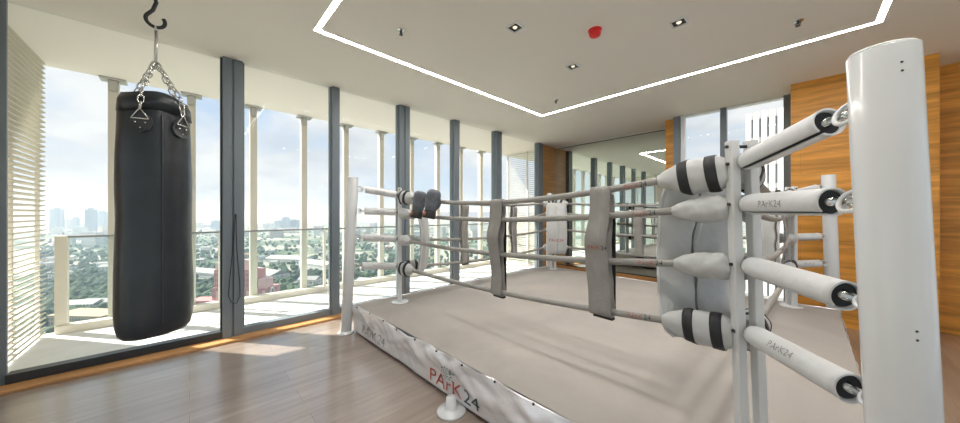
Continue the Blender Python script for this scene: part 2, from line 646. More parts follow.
# far window between the narrow pillar and the oak column
WY = 6.15
fw = MB()
fw.box((-1.525, WY - 0.06, 0), (-1.42, WY + 0.06, CEIL))
fw.box((-0.88, WY - 0.05, 0), (-0.80, WY + 0.07, CEIL))
fw.box((-0.165, WY - 0.06, 0), (-0.085, WY + 0.06, CEIL))
fw.box((-1.42, WY - 0.05, 0), (-0.165, WY + 0.05, 0.08))
fo = struct('window_7', fw, M['frame'], 'tall dark framed window between oak pillar and oak column', 'window', bevel=0.003)
MB().box((-1.42, WY - 0.006, 0.08), (-0.165, WY + 0.006, CEIL - 0.03)).build('pane', M['glass'], fo)
MB().box((-1.42, WY - 0.03, 0.08), (-1.36, WY + 0.05, CEIL - 0.03)).box((-1.42, WY - 0.04, CEIL - 0.03), (-0.165, WY + 0.06, CEIL)).build('head_frame', M['frame_light'], fo)

# ================================================================== balcony
# louvre screens at both ends
def louvre(y, label, n=56):
    t = thing('louvre_screen', (0, y, 0), label, 'louvre screen', 'louvre screens closing the balcony ends')
    s = MB()
    x0, x1 = -5.74, GX - 0.09
    for k in range(n):
        z = 0.04 + (CEIL - 0.075) * k / (n - 1)
        p = [(y - 0.021, z - 0.010), (y + 0.021, z + 0.002), (y + 0.021, z + 0.012), (y - 0.021, z)]
        s.loft([[(x, q[0], q[1]) for q in p] for x in (x0, x1)], True, False)
    s.build('slat_panel', M['slat'], t)
    f = MB()
    for x in (x0 - 0.02, (x0 + x1) / 2, x1 + 0.02):
        f.box((x - 0.02, y - 0.05, 0), (x + 0.02, y - 0.025, CEIL))
    f.build('support_frame', M['fin'], t)
    return t


louvre(-1.17, 'cream horizontal louvre screen closing the balcony beside the punching bag')
louvre(6.62, 'cream horizontal louvre screen at the far end of the balcony by the oak panel')

# railing
rt = thing('balcony_railing', (BALX + 0.06, 2.5, 0), 'glass balcony railing with thin dark handrail along the outer edge', 'railing')
RX = BALX + 0.07
MB().box((RX - 0.02, -1.08, 1.075), (RX + 0.02, 6.5, 1.10)).build('handrail', M['railm'], rt, 0.004)
MB().box((RX - 0.06, -1.08, -0.005), (RX + 0.06, 6.5, 0.085)).build('base_rail', M['fin'], rt, 0.005)
ys = [-1.08 + 1.4 * k for k in range(6)]
for k in range(5):
    MB().box((RX - 0.006, ys[k] + 0.03, 0.085), (RX + 0.006, ys[k + 1] - 0.0, 1.075)).build('glass_panel', M['railglass'], rt)
MB().box((RX - 0.04, -1.10, 0.0), (RX + 0.04, -1.01, 1.10)).build('end_post', M['fin'], rt, 0.004)
for y in ys[1:]:
    MB().box((RX + 0.008, y - 0.02, 0.08), (RX + 0.05, y + 0.02, 1.08)).build('post', M['fin'], rt, 0.003)

# vertical fins
fin0 = None
ORD = ['first', 'second', 'third', 'fourth', 'fifth', 'sixth', 'seventh', 'eighth', 'ninth', 'tenth']
for k in range(10):
    y = -0.685 + 0.705 * k
    lab = 'cream vertical fin outside the glass, %s from the louvre screen by the bag' % ORD[k]
    if fin0 is None:
        fin0 = thing('facade_fin', (RX - 0.12, y, 0), lab, 'facade fin', 'cream fins along the balcony edge')
        x = RX - 0.12
        MB().box((x - 0.05, y - 0.045, -0.4), (x + 0.05, y + 0.045, CEIL - 0.03)).build('blade', M['fin'], fin0, 0.004)
        br = MB().box((x - 0.05, y - 0.11, CEIL - 0.03), (x + 0.10, y + 0.11, CEIL - 0.0))
        br.box((x + 0.05, y - 0.03, CEIL - 0.16), (x + 0.075, y + 0.03, CEIL - 0.03))
        br.build('bracket', M['steel'], fin0, 0.003)
    else:
        f2 = copy_tree(fin0)
        f2.location = (RX - 0.12, y, 0)
        tag(f2, lab)

# cord hanging on the mullion
cx = GX + 0.085
cp = [(cx, 0.36, 1.35), (cx, 0.335, 0.95), (cx, 0.31, 0.62), (cx + 0.004, 0.30, 0.48), (cx + 0.006, 0.325, 0.40), (cx + 0.006, 0.365, 0.38), (cx + 0.004, 0.40, 0.45), (cx, 0.395, 0.62), (cx, 0.372, 0.95), (cx, 0.365, 1.35)]
tag(MB().tube(cp, 0.004, 6).build('blind_cord', M['black'], None, loc=(cx, 0.36, 0.38)), 'thin black cord looped against the dark mullion beside the punching bag', 'cord')

# ================================================================== mirror
mt = thing('wall_mirror', (-3.0, MIRY, 0), 'large frameless wall mirror between oak panel and oak pillar', 'mirror')
MB().box((GX + 0.005, MIRY, 0.10), (-1.675, MIRY + 0.025, CEIL - 0.045)).build('mirror_glass', M['mirror'], mt)
MB().box((GX + 0.005, MIRY - 0.004, 0.08), (-1.675, MIRY + 0.02, 0.10)).build('bottom_channel', M['dark_steel'], mt)
MB().box((GX + 0.005, MIRY - 0.006, CEIL - 0.05), (-1.675, MIRY + 0.02, CEIL - 0.038)).build('top_channel', M['dark_steel'], mt)
struct('baseboard_back', MB().box((GX + 0.0, MIRY - 0.015, 0), (-1.67, MIRY + 0.03, 0.08)), M['oak_trim'], 'oak skirting under the mirror', 'baseboard')

# ================================================================== ceiling fittings
st = thing('strip_light', (-1.3, 2.6, CEIL), 'rectangular recessed linear light glowing around the ceiling above the ring', 'ceiling light')
SX0, SX1, SY0, SY1, SW = -3.06, 0.495, 0.82, 4.375, 0.042


def rect_ring(o, i, z0, z1):
    m = MB()
    (ox0, ox1, oy0, oy1), (ix0, ix1, iy0, iy1) = o, i
    for z in (z0, z1):
        pass
    a = [(ox0, oy0), (ox1, oy0), (ox1, oy1), (ox0, oy1)]
    b = [(ix0, iy0), (ix1, iy0), (ix1, iy1), (ix0, iy1)]
    vs_ = [(x, y, z0) for x, y in a] + [(x, y, z0) for x, y in b] + [(x, y, z1) for x, y in a] + [(x, y, z1) for x, y in b]
    fs_ = []
    for k in range(4):
        j = (k + 1) % 4
        fs_ += [(k, j, 4 + j, 4 + k), (8 + k, 12 + k, 12 + j, 8 + j), (k, 8 + k, 8 + j, j), (4 + k, 4 + j, 12 + j, 12 + k)]
    m.add(vs_, fs_)
    return m


rect_ring((SX0, SX1, SY0, SY1), (SX0 + SW, SX1 - SW, SY0 + SW, SY1 - SW), CEIL - 0.004, CEIL - 0.0005).build('diffuser', M['strip'], st)
tr = rect_ring((SX0 - 0.006, SX1 + 0.006, SY0 - 0.006, SY1 + 0.006), (SX0, SX1, SY0, SY1), CEIL - 0.005, CEIL - 0.0005)
t2 = rect_ring((SX0 + SW, SX1 - SW, SY0 + SW, SY1 - SW), (SX0 + SW + 0.006, SX1 - SW - 0.006, SY0 + SW + 0.006, SY1 - SW - 0.006), CEIL - 0.005, CEIL - 0.0005)
tr.build('outer_channel', M['ceil'], st)
t2.build('inner_channel', M['ceil'], st)

spots = [(-1.767, 2.117, 'square recessed ceiling spotlight between the red alarm and the window wall, biggest of the three'),
         (-0.732, 3.101, 'square recessed ceiling spotlight on the oak column side of the red alarm'),
         (-1.779, 3.152, 'square recessed ceiling spotlight past the red alarm towards the mirror, smallest of three'),
         (-0.732, 2.117, 'unseen square recessed ceiling spotlight added for light above the camera side of the ring'),  # this one and the next two are unseen, added for fill light
         (1.6, 1.0, 'unseen square recessed ceiling spotlight added for fill light beside the near post'), (1.6, 3.2, 'unseen square recessed ceiling spotlight added for fill light by the side window')]
sp0 = None
for x, y, lab in spots:
    if sp0 is None:
        sp0 = thing('recessed_spotlight', (x, y, CEIL), lab, 'spotlight', 'square ceiling spotlights')
        q = 0.062
        rect_ring((x - q, x + q, y - q, y + q), (x - q + .014, x + q - .014, y - q + .014, y + q - .014), CEIL - 0.012, CEIL + 0.001).build('trim_frame', M['white_metal'], sp0, 0.002)
        q2 = q - 0.014
        MB().box((x - q2, y - q2, CEIL - 0.003), (x + q2, y + q2, CEIL + 0.001)).build('housing', M['black'], sp0)
        MB().lathe([(0.040, -0.004), (0.034, -0.010), (0.029, -0.006), (0.026, -0.003)], (x, y, CEIL), 24).build('reflector', M['dark_steel'], sp0)
        MB().lathe([(0.0, -0.016), (0.012, -0.014), (0.018, -0.009), (0.021, -0.003)], (x, y, CEIL), 20).build('lamp', M['bulb'], sp0)
        sd0 = bpy.data.lights.new('spot_light', 'SPOT')
        sd0.energy = SPOT
        sd0.color = (1.0, 0.94, 0.86)
        sd0.spot_size = radians(150)
        sd0.spot_blend = 1.0
        sd0.shadow_soft_size = 0.12
        so = bpy.data.objects.new('beam', sd0)
        COL.objects.link(so)
        so.parent = sp0
        so.location = (0, 0, -0.02)
    else:
        s2 = copy_tree(sp0)
        s2.location = (x, y, CEIL)
        tag(s2, lab)

ax, ay = -1.293, 2.681
al = thing('fire_alarm', (ax, ay, CEIL), 'round red fire alarm sounder on the ceiling between the spotlights', 'alarm')
MB().lathe([(0.0, -0.014), (0.058, -0.014), (0.060, -0.008), (0.060, 0.0)], (ax, ay, CEIL), 28).build('base_plate', M['red'], al)
MB().lathe([(0.0, -0.062), (0.03, -0.061), (0.046, -0.054), (0.052, -0.042), (0.052, -0.014)], (ax, ay, CEIL), 28).build('sounder', M['red'], al)
sk0 = None
for x, y, lab in [(-2.514, 1.398, 'small chrome ceiling sprinkler inside the corner of light strip nearest the punching bag'),
                  (-2.483, 3.911, 'small chrome ceiling sprinkler by the light strip corner nearest the mirror'),
                  (-0.014, 3.835, 'small chrome ceiling sprinkler by the light strip above the nearest ring post')]:
    if sk0 is None:
        sk0 = thing('sprinkler', (x, y, CEIL), lab, 'sprinkler', 'ceiling sprinklers')
        MB().lathe([(0.0, -0.006), (0.034, -0.006), (0.038, 0.0)], (x, y, CEIL), 20).build('escutcheon', M['chrome'], sk0)
        MB().tube([(x, y, CEIL - .006), (x, y, CEIL - 0.03)], 0.009, 10).tube([(x - .014, y, CEIL - .012), (x - .016, y, CEIL - .03), (x, y, CEIL - 0.044)], 0.003, 6).tube([(x + .014, y, CEIL - .012), (x + .016, y, CEIL - .03), (x, y, CEIL - 0.044)], 0.003, 6).build('head_frame', M['dark_steel'], sk0)
        MB().lathe([(0.0, -0.047), (0.018, -0.046), (0.018, -0.044), (0.0, -0.043)], (x, y, CEIL), 14).build('deflector', M['dark_steel'], sk0)
    else:
        s2 = copy_tree(sk0)
        s2.location = (x, y, CEIL)
        tag(s2, lab)

# ================================================================== boxing ring
TOP = 0.32
PF = {'FL': Vector((-3.53, 1.38, 0)), 'FR': Vector((0.25, 1.40, 0)), 'BR': Vector((0.285, 5.09, 0)), 'BL': Vector((-3.50, 5.15, 0))}
ring = thing('ring_platform', (-1.6, 3.3, 0), 'low boxing ring platform with beige canvas and silver-white skirt', 'boxing ring')
U = lambda u, v: (PF['FL'] * (1 - u) + PF['FR'] * u) * (1 - v) + (PF['BL'] * (1 - u) + PF['BR'] * u) * v


def canvas_pt(u, v):
    p = U(u, v)
    edge = min(u, v, 1 - u, 1 - v) * 4
    z = TOP + 0.010 * min(1, edge * 3) * noise.noise(Vector((p.x * 1.1, p.y * 1.1, 3.3))) - 0.012 * max(0, 1 - edge * 8)
    return (p.x, p.y, z)


MB().grid(60, 60, canvas_pt).build('canvas', M['canvas'], ring)
dk = MB()
dk.loft([[tuple(U(u, v) + Vector((0, 0, z))) for u, v in ((.008, .008), (.992, .008), (.992, .992), (.008, .992))] for z in (0.09, TOP - 0.03)], True, False)
dk.build('deck', M['bar_metal'], ring)


def skirt_off(s, h):
    """Outward bulge of the skirt at s metres along its side, h from 0 (top) to 1 (hem)."""
    tame = 1 - 0.75 * max(0, h - 0.55) / 0.45
    w = noise.noise(Vector((s * 2.6, h * 1.2, 0.5))) * 0.034
    w += noise.noise(Vector((s * 7.0 - h * 2.0, h * 2.6, 4.1))) * 0.024
    w += abs(noise.noise(Vector((s * 3.2 + h * 2.2, h * 1.1, 9.0)))) * 0.022
    return 0.014 + w * tame + 0.012 * sin(min(1, h * 1.4) * pi)


def skirt_side(p, q, amp=1.0):
    d = (q - p)
    L = d.length
    d.normalize()
    nrm = Vector((d.y, -d.x, 0))

    def fn(s, h, extra=0.0):
        o = skirt_off(s + p.x * 3, h) * amp + extra
        hem = 0.022 + 0.006 * noise.noise(Vector((s * 1.5, 2, 2)))
        return p + d * s + nrm * o + Vector((0, 0, (TOP - 0.004) * (1 - h) + hem * h))
    return fn, L


sides = [('FL', 'FR'), ('FR', 'BR'), ('BR', 'BL'), ('BL', 'FL')]
for a, b in sides:
    fn, L = skirt_side(PF[a], PF[b], 1.0 if a == 'FL' else 0.3)
    nu, nv = (300, 26) if a in ('FL',) else (120, 12)
    sk = MB().grid(nu, nv, lambda u, v: fn(u * L, v)).build('skirt', None or M['vinyl'], ring)
    sol = sk.modifiers.new('thickness', 'SOLIDIFY')
    sol.thickness = 0.002
    if a == 'FL':
        front_fn, front_L, front_sk = fn, L, sk
M['skirt'] = plain('skirt_vinyl', (0.84, 0.84, 0.87), 0.24, 0.3, 0.05, 3.0, 0.6, 8.0)
for ch in ring.children:
    if ch.name.startswith('skirt'):
        ch.data.materials[0] = M['skirt']


def on_front(x0, base, slant=0.0):
    """Text coordinates to the front skirt: x0 metres along it from its corner by the bag, base = baseline height."""
    def f(x, y):
        z = base + y
        h = (TOP - 0.004 - z) / (TOP - 0.004 - 0.022)
        return front_fn(x0 + x, max(0, min(1, h)), 0.004)
    return f


def logo(x0, base, size, parent, pale=False):
    mr, md, mg = (M['ink_grey'],) * 3 if pale else (M['ink_red'], M['ink_dark'], M['ink_green'])
    f = on_front(x0, base)
    w = letters('lettering', 'PArK', size, f, mr, parent, 0, 1.3)
    letters('lettering', '24', size, f, md, parent, w + size * 0.12, 1.3)
    dots = MB()
    for k in range(46):
        a = random.uniform(0, 2 * pi)
        r = sqrt(random.random())
        dx, dy = w * 0.62 + cos(a) * r * size * 0.62, size * 0.98 + sin(a) * r * size * 0.38
        rr = size * 0.036
        dots.add([f(dx + rr * cos(pi * j / 3), dy + rr * sin(pi * j / 3)) for j in range(6)], [tuple(range(6))])
    dots.build('logo_tree', mg, parent)


logo(1.51, 0.052, 0.135, front_sk)
logo(0.22, 0.055, 0.125, front_sk, True)  # grey ink puts the glancing sheen over this print into its colour
for k in range(13):
    MB().blob(front_fn(0.12 + 0.3 * k, 0.03, 0.004), 0.008, 8, 6).build('eyelet', M['black'], front_sk)
for x, y in [(-3.3, 1.5), (-1.645, 1.295), (0.05, 1.52), (-3.35, 5.1), (-1.6, 5.1), (0.1, 5.0), (-1.6, 3.3)]:
    MB().lathe([(0.0, 0.0), (0.098, 0.0), (0.10, 0.006), (0.095, 0.014), (0.055, 0.024), (0.038, 0.04), (0.034, 0.10), (0.0, 0.10)], (x, y, 0), 28).build('support_foot', M['white_metal'], ring)

# corner posts, inner bars, turnbuckles
POST = {'FL': ((-3.555, 1.285, 0), (-3.50, 1.343, 1.76)), 'FR': ((0.197, 1.245, 0), (0.139, 1.24, 1.75)),
        'BR': ((0.262, 5.205, 0), (0.215, 5.16, 1.78)), 'BL': ((-3.50, 5.26, 0), (-3.45, 5.21, 1.76))}
INN = {'FL': Vector((-3.23, 1.78, 0)), 'FR': Vector((-0.17, 1.66, 0)), 'BR': Vector((-0.07, 4.86, 0)), 'BL': Vector((-3.19, 4.93, 0))}
ZIN = {'FL': (1.57, 1.37, 1.06, 0.74), 'FR': (1.558, 1.39, 1.14, 0.862), 'BR': (1.57, 1.39, 1.09, 0.79), 'BL': (1.57, 1.38, 1.08, 0.77)}
ZOUT = {'FL': (1.635, 1.385, 1.08, 0.76), 'FR': (1.625, 1.385, 1.118, 0.862), 'BR': (1.645, 1.39, 1.10, 0.80), 'BL': (1.63, 1.39, 1.09, 0.78)}
WHERE = {'FL': 'at the ring corner beside the punching bag', 'FR': 'at the ring corner nearest the camera', 'BR': 'at the ring corner before the oak column', 'BL': 'at the far ring corner by the mirror'}
LEV = ['top', 'second', 'third', 'lowest']
SRT = {'FL': 'white round steel corner post standing on the floor near the punching bag', 'FR': 'thick white corner post close to the camera, in front of the oak wall',
       'BR': 'white corner post of the ring standing in front of the oak column', 'BL': 'white corner post behind the lettered corner pad by the mirror'}


def post_at(c, z):
    a, b = Vector(POST[c][0]), Vector(POST[c][1])
    return a + (b - a) * (z / b.z)


for c in POST:
    a, b = Vector(POST[c][0]), Vector(POST[c][1])
    r = 0.058
    t = thing('corner_post', a, SRT[c], 'ring post', 'round corner posts of the boxing ring')
    MB().tube([a + Vector((0, 0, 0.004)), b], r, 48).build('pole', M['white_metal'], t, 0.003)
    MB().lathe([(0, 0.0), (0.088, 0.0), (0.088, 0.010), (0.075, 0.014), (0.06, 0.03), (0.0, 0.03)], a, 32).build('base_plate', M['white_metal'], t)
    inward = (INN[c] - a)
    inward.z = 0
    inward.normalize()
    side = Vector((-inward.y, inward.x, 0))
    MB().tube([b + Vector((0, 0, -0.001)), b + Vector((0, 0, 0.006))], [r * 0.96, r * 0.9], 40).build('cap', M['bar_metal'], t)
    for z in ZOUT[c]:
        p = post_at(c, z) + inward * (r + 0.024)
        tilt = (side + Vector((0, 0, 0.45))).normalized()
        er = 0.017 if c == 'FR' and z < 1.3 else 0.031
        p = post_at(c, z) + inward * (r + er - 0.007)
        MB().torus(p, tilt, er, 0.0062).build('eye_ring', M['white_metal'], t)
    if c == 'FR':
        toward = Vector((-a.x, -a.y, 0)).normalized()
        for z, sh in ((1.70, .012), (1.68, .012), (1.085, 0.022), (1.065, 0.022)):
            q = post_at(c, z) + (toward + Vector((cY, sY, 0)) * 0.55).normalized() * (r - 0.001)
            MB().blob(q, 0.003, 8, 6).build('screw', M['dark_steel'], t)

for c in INN:
    p = INN[c]
    dirv = (Vector(POST[c][0]) - p)
    dirv.z = 0
    dirv.normalize()
    perp = Vector((-dirv.y, dirv.x, 0))
    lean = Vector((0.033, 0.034, 0)) if c == 'FR' else Vector((0, 0, 0))
    t = thing('turnbuckle_bars', p + lean + Vector((0, 0, TOP)), {'FL': 'slim grey upright bars with round base beside the hanging boxing gloves', 'FR': 'pair of square grey steel bars with bolts beside the thick near post',
              'BR': 'slim grey upright bars with round base in front of the oak column', 'BL': 'pair of grey bars under the lettered pad in the corner by the mirror'}[c], 'bar stand', 'upright turnbuckle bars inside the ring corners')
    for s_ in (-1, 1):
        q = p + perp * 0.036 * s_
        MB().bar(q + lean + Vector((0, 0, TOP + 0.01)), q + Vector((0, 0, 1.655)), 0.034, 0.040, perp).build('bar', M['bar_metal'], t, 0.004)
    MB().lathe([(0, 0.0), (0.10, 0.0), (0.10, 0.008), (0.09, 0.014), (0.0, 0.016)], p + lean + Vector((0, 0, TOP)), 32).build('base_plate', M['white_metal'], t)
    for z in ZIN[c] + (1.635,):
        k = (1.655 - z) / (1.655 - TOP)
        q = p + lean * k
        zz = min(z, 1.63)
        MB().tube([q - perp * 0.060 + Vector((0, 0, zz)), q + perp * 0.060 + Vector((0, 0, zz))], 0.007, 10).build('bolt', M['dark_steel'], t)

# sleeves over the turnbuckles
def sleeve(c, lv):
    kk = (1.655 - ZIN[c][lv]) / (1.655 - TOP)
    lean = Vector((0.033, 0.034, 0)) if c == 'FR' else Vector((0, 0, 0))
    p0 = INN[c] + lean * kk + Vector((0, 0, ZIN[c][lv]))
    po = post_at(c, ZOUT[c][lv])
    d = (po - p0)
    d.z = 0
    d.normalize()
    p1 = po - d * (0.058 + (0.030 if c == 'FR' and lv > 1 else 0.055))
    d3 = (p1 - p0).normalized()
    a = p0 + d3 * 0.035
    b = p1 - d3 * 0.03
    t = thing('turnbuckle_sleeve', a, '%s white tubular sleeve between bars and post %s' % (LEV[lv], WHERE[c].replace('ring corner', 'corner')), 'turnbuckle sleeve', 'tubular sleeves over the turnbuckles')
    side = d3.cross(Vector((0, 0, 1))).normalized()
    up = side.cross(d3)
    ro, ri = 0.041, 0.036
    # C-shaped section, slit along the lower side
    n = 30
    gap = radians(9)
    slit = radians(-55)
    m = MB()
    rings = []
    for q, fl in ((a, 0.9), (a + (b - a) * 0.08, 1.0), (a + (b - a) * 0.93, 1.0), (b, 1.03)):
        ring_ = []
        for i in range(n + 1):
            th = slit + gap + (2 * pi - 2 * gap) * i / n
            ring_.append(q + (side * cos(th) + up * sin(th)) * ro * fl)
        for i in range(n, -1, -1):
            th = slit + gap + (2 * pi - 2 * gap) * i / n
            ring_.append(q + (side * cos(th) + up * sin(th)) * ri * fl)
        rings.append(ring_)
    k = len(rings[0])
    m.loft(rings, caps=False)
    o = 0
    for base, rev in ((0, False), ((len(rings) - 1) * k, True)):
        for i in range(n):
            f = [base + i, base + i + 1, base + k - 2 - i, base + k - 1 - i]
            m.f.append(f)
            m.sm.append(False)
    cov = m.build('cover', M['white_metal'] if False else M['vinyl'], t)
    core = MB().tube([a + d3 * 0.004, b - d3 * 0.012], ri - 0.0015, 20).build('black_core', M['black'], t)  # solid black tube filling the sleeve, shows at its end and slit
    tb = MB().tube([b - d3 * 0.05, b + d3 * 0.006], 0.013, 12)
    for s_ in (-1, 1):
        tb.tube([b - d3 * 0.02 + up * 0.012 * s_, b + d3 * 0.03 + up * 0.008 * s_, b + d3 * 0.055], 0.0048, 8)
    tb.torus(b + d3 * 0.055, side, 0.013, 0.004, 16, 8)
    tb.build('turnbuckle', M['chrome'], t)
    tb2 = MB().tube([a - d3 * 0.03, a + d3 * 0.02], 0.016, 10)
    tb2.torus(a - d3 * 0.02, up, 0.020, 0.006, 14, 8)
    tb2.build('eye_bolt', M['dark_steel'], t)
    if lv in (1, 3) or (c == 'FL'):
        # small lettering printed around the tube, facing the ring's front
        L = (b - a).length
        size = 0.034
        th0 = radians(200) if c == 'FR' else radians(180)
        # which side faces the camera
        toc = Vector((0, 0, EYE)) - (a + b) / 2
        toc = (toc - d3 * toc.dot(d3)).normalized()
        pa_, pb_ = [(cY * q.x + sY * q.y) / (-sY * q.x + cY * q.y) for q in (a, b)]
        rdir = d3 if pb_ > pa_ else -d3
        upv = rdir.cross(-toc)
        if upv.z < 0:
            upv = -upv

        def f(x, y):
            ang = (y - size * 0.35) / ro
            return (a + b) / 2 + rdir * (x - 0.065) + (toc * cos(ang) + upv * sin(ang)) * (ro + 0.0012)
        letters('lettering', 'PArK24', size, f, M['ink_grey'], cov)
    return t


for c in POST:
    for lv in range(4):
        sleeve(c, lv)

# ropes
SIDES = {'front': ('FL', 'FR'), 'wood': ('FR', 'BR'), 'mirror': ('BL', 'BR'), 'window': ('FL', 'BL')}
SIDEWORD = {'front': 'along the near side of the ring facing the camera', 'wood': 'along the ring side towards the oak column', 'mirror': 'along the far side of the ring by the mirror', 'window': 'along the ring side towards the windows'}
SAG = {'front': (0.125, 0.075, 0.062, 0.055), 'wood': (0.10, 0.08, 0.06, 0.05), 'mirror': (0.09, 0.08, 0.06, 0.05), 'window': (0.085, 0.12, 0.075, 0.075)}
RR = 0.0185


def rope_pt(side, lv, t):
    a, b = SIDES[side]
    p = INN[a] + Vector((0, 0, ZIN[a][lv]))
    q = INN[b] + Vector((0, 0, ZIN[b][lv]))
    kk = (1.655 - ZIN['FR'][lv]) / (1.655 - TOP)
    if a == 'FR':
        p = p + Vector((0.033, 0.034, 0)) * kk
    if b == 'FR':
        q = q + Vector((0.033, 0.034, 0)) * kk
    r = p.lerp(q, t)
    r.z -= SAG[side][lv] * 4 * t * (1 - t)
    return r


def on_tube(p0, d3, th_to, r, size, flip):
    pass


for side in SIDES:
    for lv in range(4):
        path = [rope_pt(side, lv, 0.012 + 0.976 * i / 40) for i in range(41)]
        mid = rope_pt(side, lv, 0.5)
        rp_ = MB().tube(path, RR, 14).build('ring_rope', M['rope'], None, loc=path[0])
        tag(rp_, '%s grey covered rope running %s' % (LEV[lv], SIDEWORD[side]), 'ring rope', 'padded ropes of the boxing ring')
        if side == 'front':
            tt = {0: 0.862, 1: 0.874, 2: 0.882, 3: 0.862}[lv]
            c0 = rope_pt(side, lv, tt)
            d3 = (rope_pt(side, lv, tt + 0.02) - c0).normalized()
            toc = (Vector((0, 0, EYE)) - c0)
            toc = (toc - d3 * toc.dot(d3)).normalized()
            upv = (Vector((0, 0, 1)) - d3 * d3.z)
            upv = (upv - toc * upv.dot(toc)).normalized()
            size = 0.036

            def f(x, y):
                ang = (y - size * 0.36) / RR
                return c0 + d3 * (x - 0.06) + (toc * cos(ang) + upv * sin(ang)) * (RR + 0.001)
            w = letters('lettering', 'PArK', size, f, M['ink_red'], rp_)
            letters('lettering', '24', size, f, M['ink_dark'], rp_, w + 0.004)


# padded covers at the rope ends
def rope_pad(side, lv, end):
    c = SIDES[side][end]
    ln = 0.088 if lv in (0, 3) else 0.070
    t0, t1 = (0.012, 0.012 + ln) if end == 0 else (0.985, 0.985 - ln)
    n = 26
    m = MB()
    rings = []
    straps = lv in (0, 3)
    sd = (lv * 3.1 + end * 7.7 + len(side) * 1.9)
    L = None
    frames = []
    for i in range(n + 1):
        k = i / n
        p = rope_pt(side, lv, t0 + (t1 - t0) * k)
        d = (rope_pt(side, lv, t1) - rope_pt(side, lv, t0)).normalized()
        s = d.cross(Vector((0, 0, 1))).normalized()
        u = s.cross(d)
        env = min(1.0, 0.72 + k * 2.2) * (1 - 0.62 * max(0, (k - 0.50) / 0.50) ** 1.4)
        if k > 0.96:
            env *= 0.9
        hh = (0.074 if straps else 0.055) * env
        ww = (0.056 if straps else 0.052) * env
        frames.append((p, s, u, hh, ww, k))

    def ring_at(fr, grow=0.0):
        p, s, u, hh, ww, k = fr
        out_ = []
        for j in range(28):
            th = 2 * pi * j / 28
            cx_, sx_ = cos(th), sin(th)
            w = (0.10 if straps else 0.17) * noise.noise(Vector((k * 5 + sd, cx_ * 1.7, sx_ * 1.7 + sd)))
            w += (0.03 if straps else 0.08) * noise.noise(Vector((k * 15 + sd, cx_ * 2.5, sx_ * 2.5)))
            rr = 1 + w
            drop = -0.014 if straps else -0.006
            out_.append(p + s * cx_ * (ww * rr + grow) + u * (sx_ * (hh * rr + grow) * (1.0 if sx_ > 0 else 1.12) + drop * (1 - k)))
        return out_
    m.loft([ring_at(fr) for fr in frames])
    o = m.build('rope_end_pad', M['pad_vinyl'], None, loc=rope_pt(side, lv, t0))
    tag(o, '%s white%s pad on the %s rope end %s' % (LEV[lv], ' black-strapped' if straps else ' wrinkled', {'front': 'near', 'wood': 'oak-side', 'mirror': 'mirror-side', 'window': 'window-side'}[side], WHERE[c].replace('ring corner', 'corner')),
        'rope pad', 'padded covers at the rope ends')
    if straps:
        for lo, hi in ((3, 7), (13, 17)):
            sm = MB().loft([ring_at(fr, 0.003) for fr in frames[lo:hi + 1]])
            sm.build('strap', M['black'], o)
    return o


for side in SIDES:
    for lv in range(4):
        for end in (0, 1):
            rope_pad(side, lv, end)


# upright corner pads hung inside the corners
def corner_pad(c, z0, z1, label):
    p = INN[c]
    d = (Vector((-1.65, 3.3, 0)) - p)
    d.z = 0
    d.normalize()
    cdir = {'FL': Vector((1, 1, 0)), 'FR': Vector((-1, 1, 0)), 'BR': Vector((-1, -1, 0)), 'BL': Vector((1, -1, 0))}[c].normalized()
    perp = Vector((-cdir.y, cdir.x, 0))
    base = p + cdir * 0.27
    hw, th = 0.175, 0.030

    def fn(sgn):
        def g(u, v):
            z = z0 + (z1 - z0) * v
            x = (u * 2 - 1)
            cut = 1.0
            for vv in (v, 1 - v):
                e_ = vv * (z1 - z0) / 0.10
                if e_ < 1:
                    cut = min(cut, 0.72 + 0.28 * sqrt(max(0, 1 - (1 - e_) ** 2)))
            bow = 0.05 * sin(pi * v) - 0.02
            fold = -0.012 * math.exp(-((x - 0.05 + 0.06 * sin(v * 9)) / 0.05) ** 2) * (1 if sgn > 0 else 1)
            thick = th * (1 - abs(x) ** 6) * min(1, 14 * v, 14 * (1 - v)) + 0.004
            wob = 0.010 * noise.noise(Vector((x * 2, z * 6, sgn * 2.0)))
            q = base + perp * x * hw * cut + cdir * (bow + sgn * (thick + wob * 0.7 + fold))
            q.z = z
            return q
        return g
    A, B = fn(1), fn(-1)
    nu, nv = 36, 48
    rings = []
    for j in range(nv + 1):
        rings.append([A(i / nu, j / nv) for i in range(nu + 1)] + [B(i / nu, j / nv) for i in range(nu, -1, -1)])
    o = MB().loft(rings).build('corner_pad', M['pad_vinyl'], None, loc=base + Vector((0, 0, z0)))
    tag(o, label, 'corner pad', 'upright pads in the ring corners')
    pip = MB()
    for x0 in (0, 1):
        pip.tube([(Vector(A(x0, j / 24)) + Vector(B(x0, j / 24))) / 2 for j in range(25)], 0.007, 8)
    pip.build('piping', M['vinyl'], o)
    if c in ('FR', 'BR'):
        for xo in (0.02,):
            sm = MB().tube([Vector(B(0.52 + xo + 0.022 * sin(j / 30 * 13) + 0.012 * sin(j / 30 * 31), j / 30)) - cdir * 0.001 for j in range(2, 29)], 0.0055, 8)
            sm.build('seam', M['seam'], o)
    if c == 'BL':
        for zb in (1.26, 0.86):
            def f(x, y):
                v = (zb + y - z0) / (z1 - z0)
                return Vector(A(0.5 - (x - 0.14) / (2 * hw), v)) + cdir * 0.004
            def f2(x, y):
                v = (zb + y - z0) / (z1 - z0)
                return Vector(A(0.5 + (x - 0.14) / (2 * hw) * sgn_, v)) + cdir * 0.004
            sgn_ = 1 if perp.dot(Vector((cY, sY, 0))) > 0 else -1
            letters('lettering', 'PArK24', 0.078, f2, M['ink_red'], o)
    return o


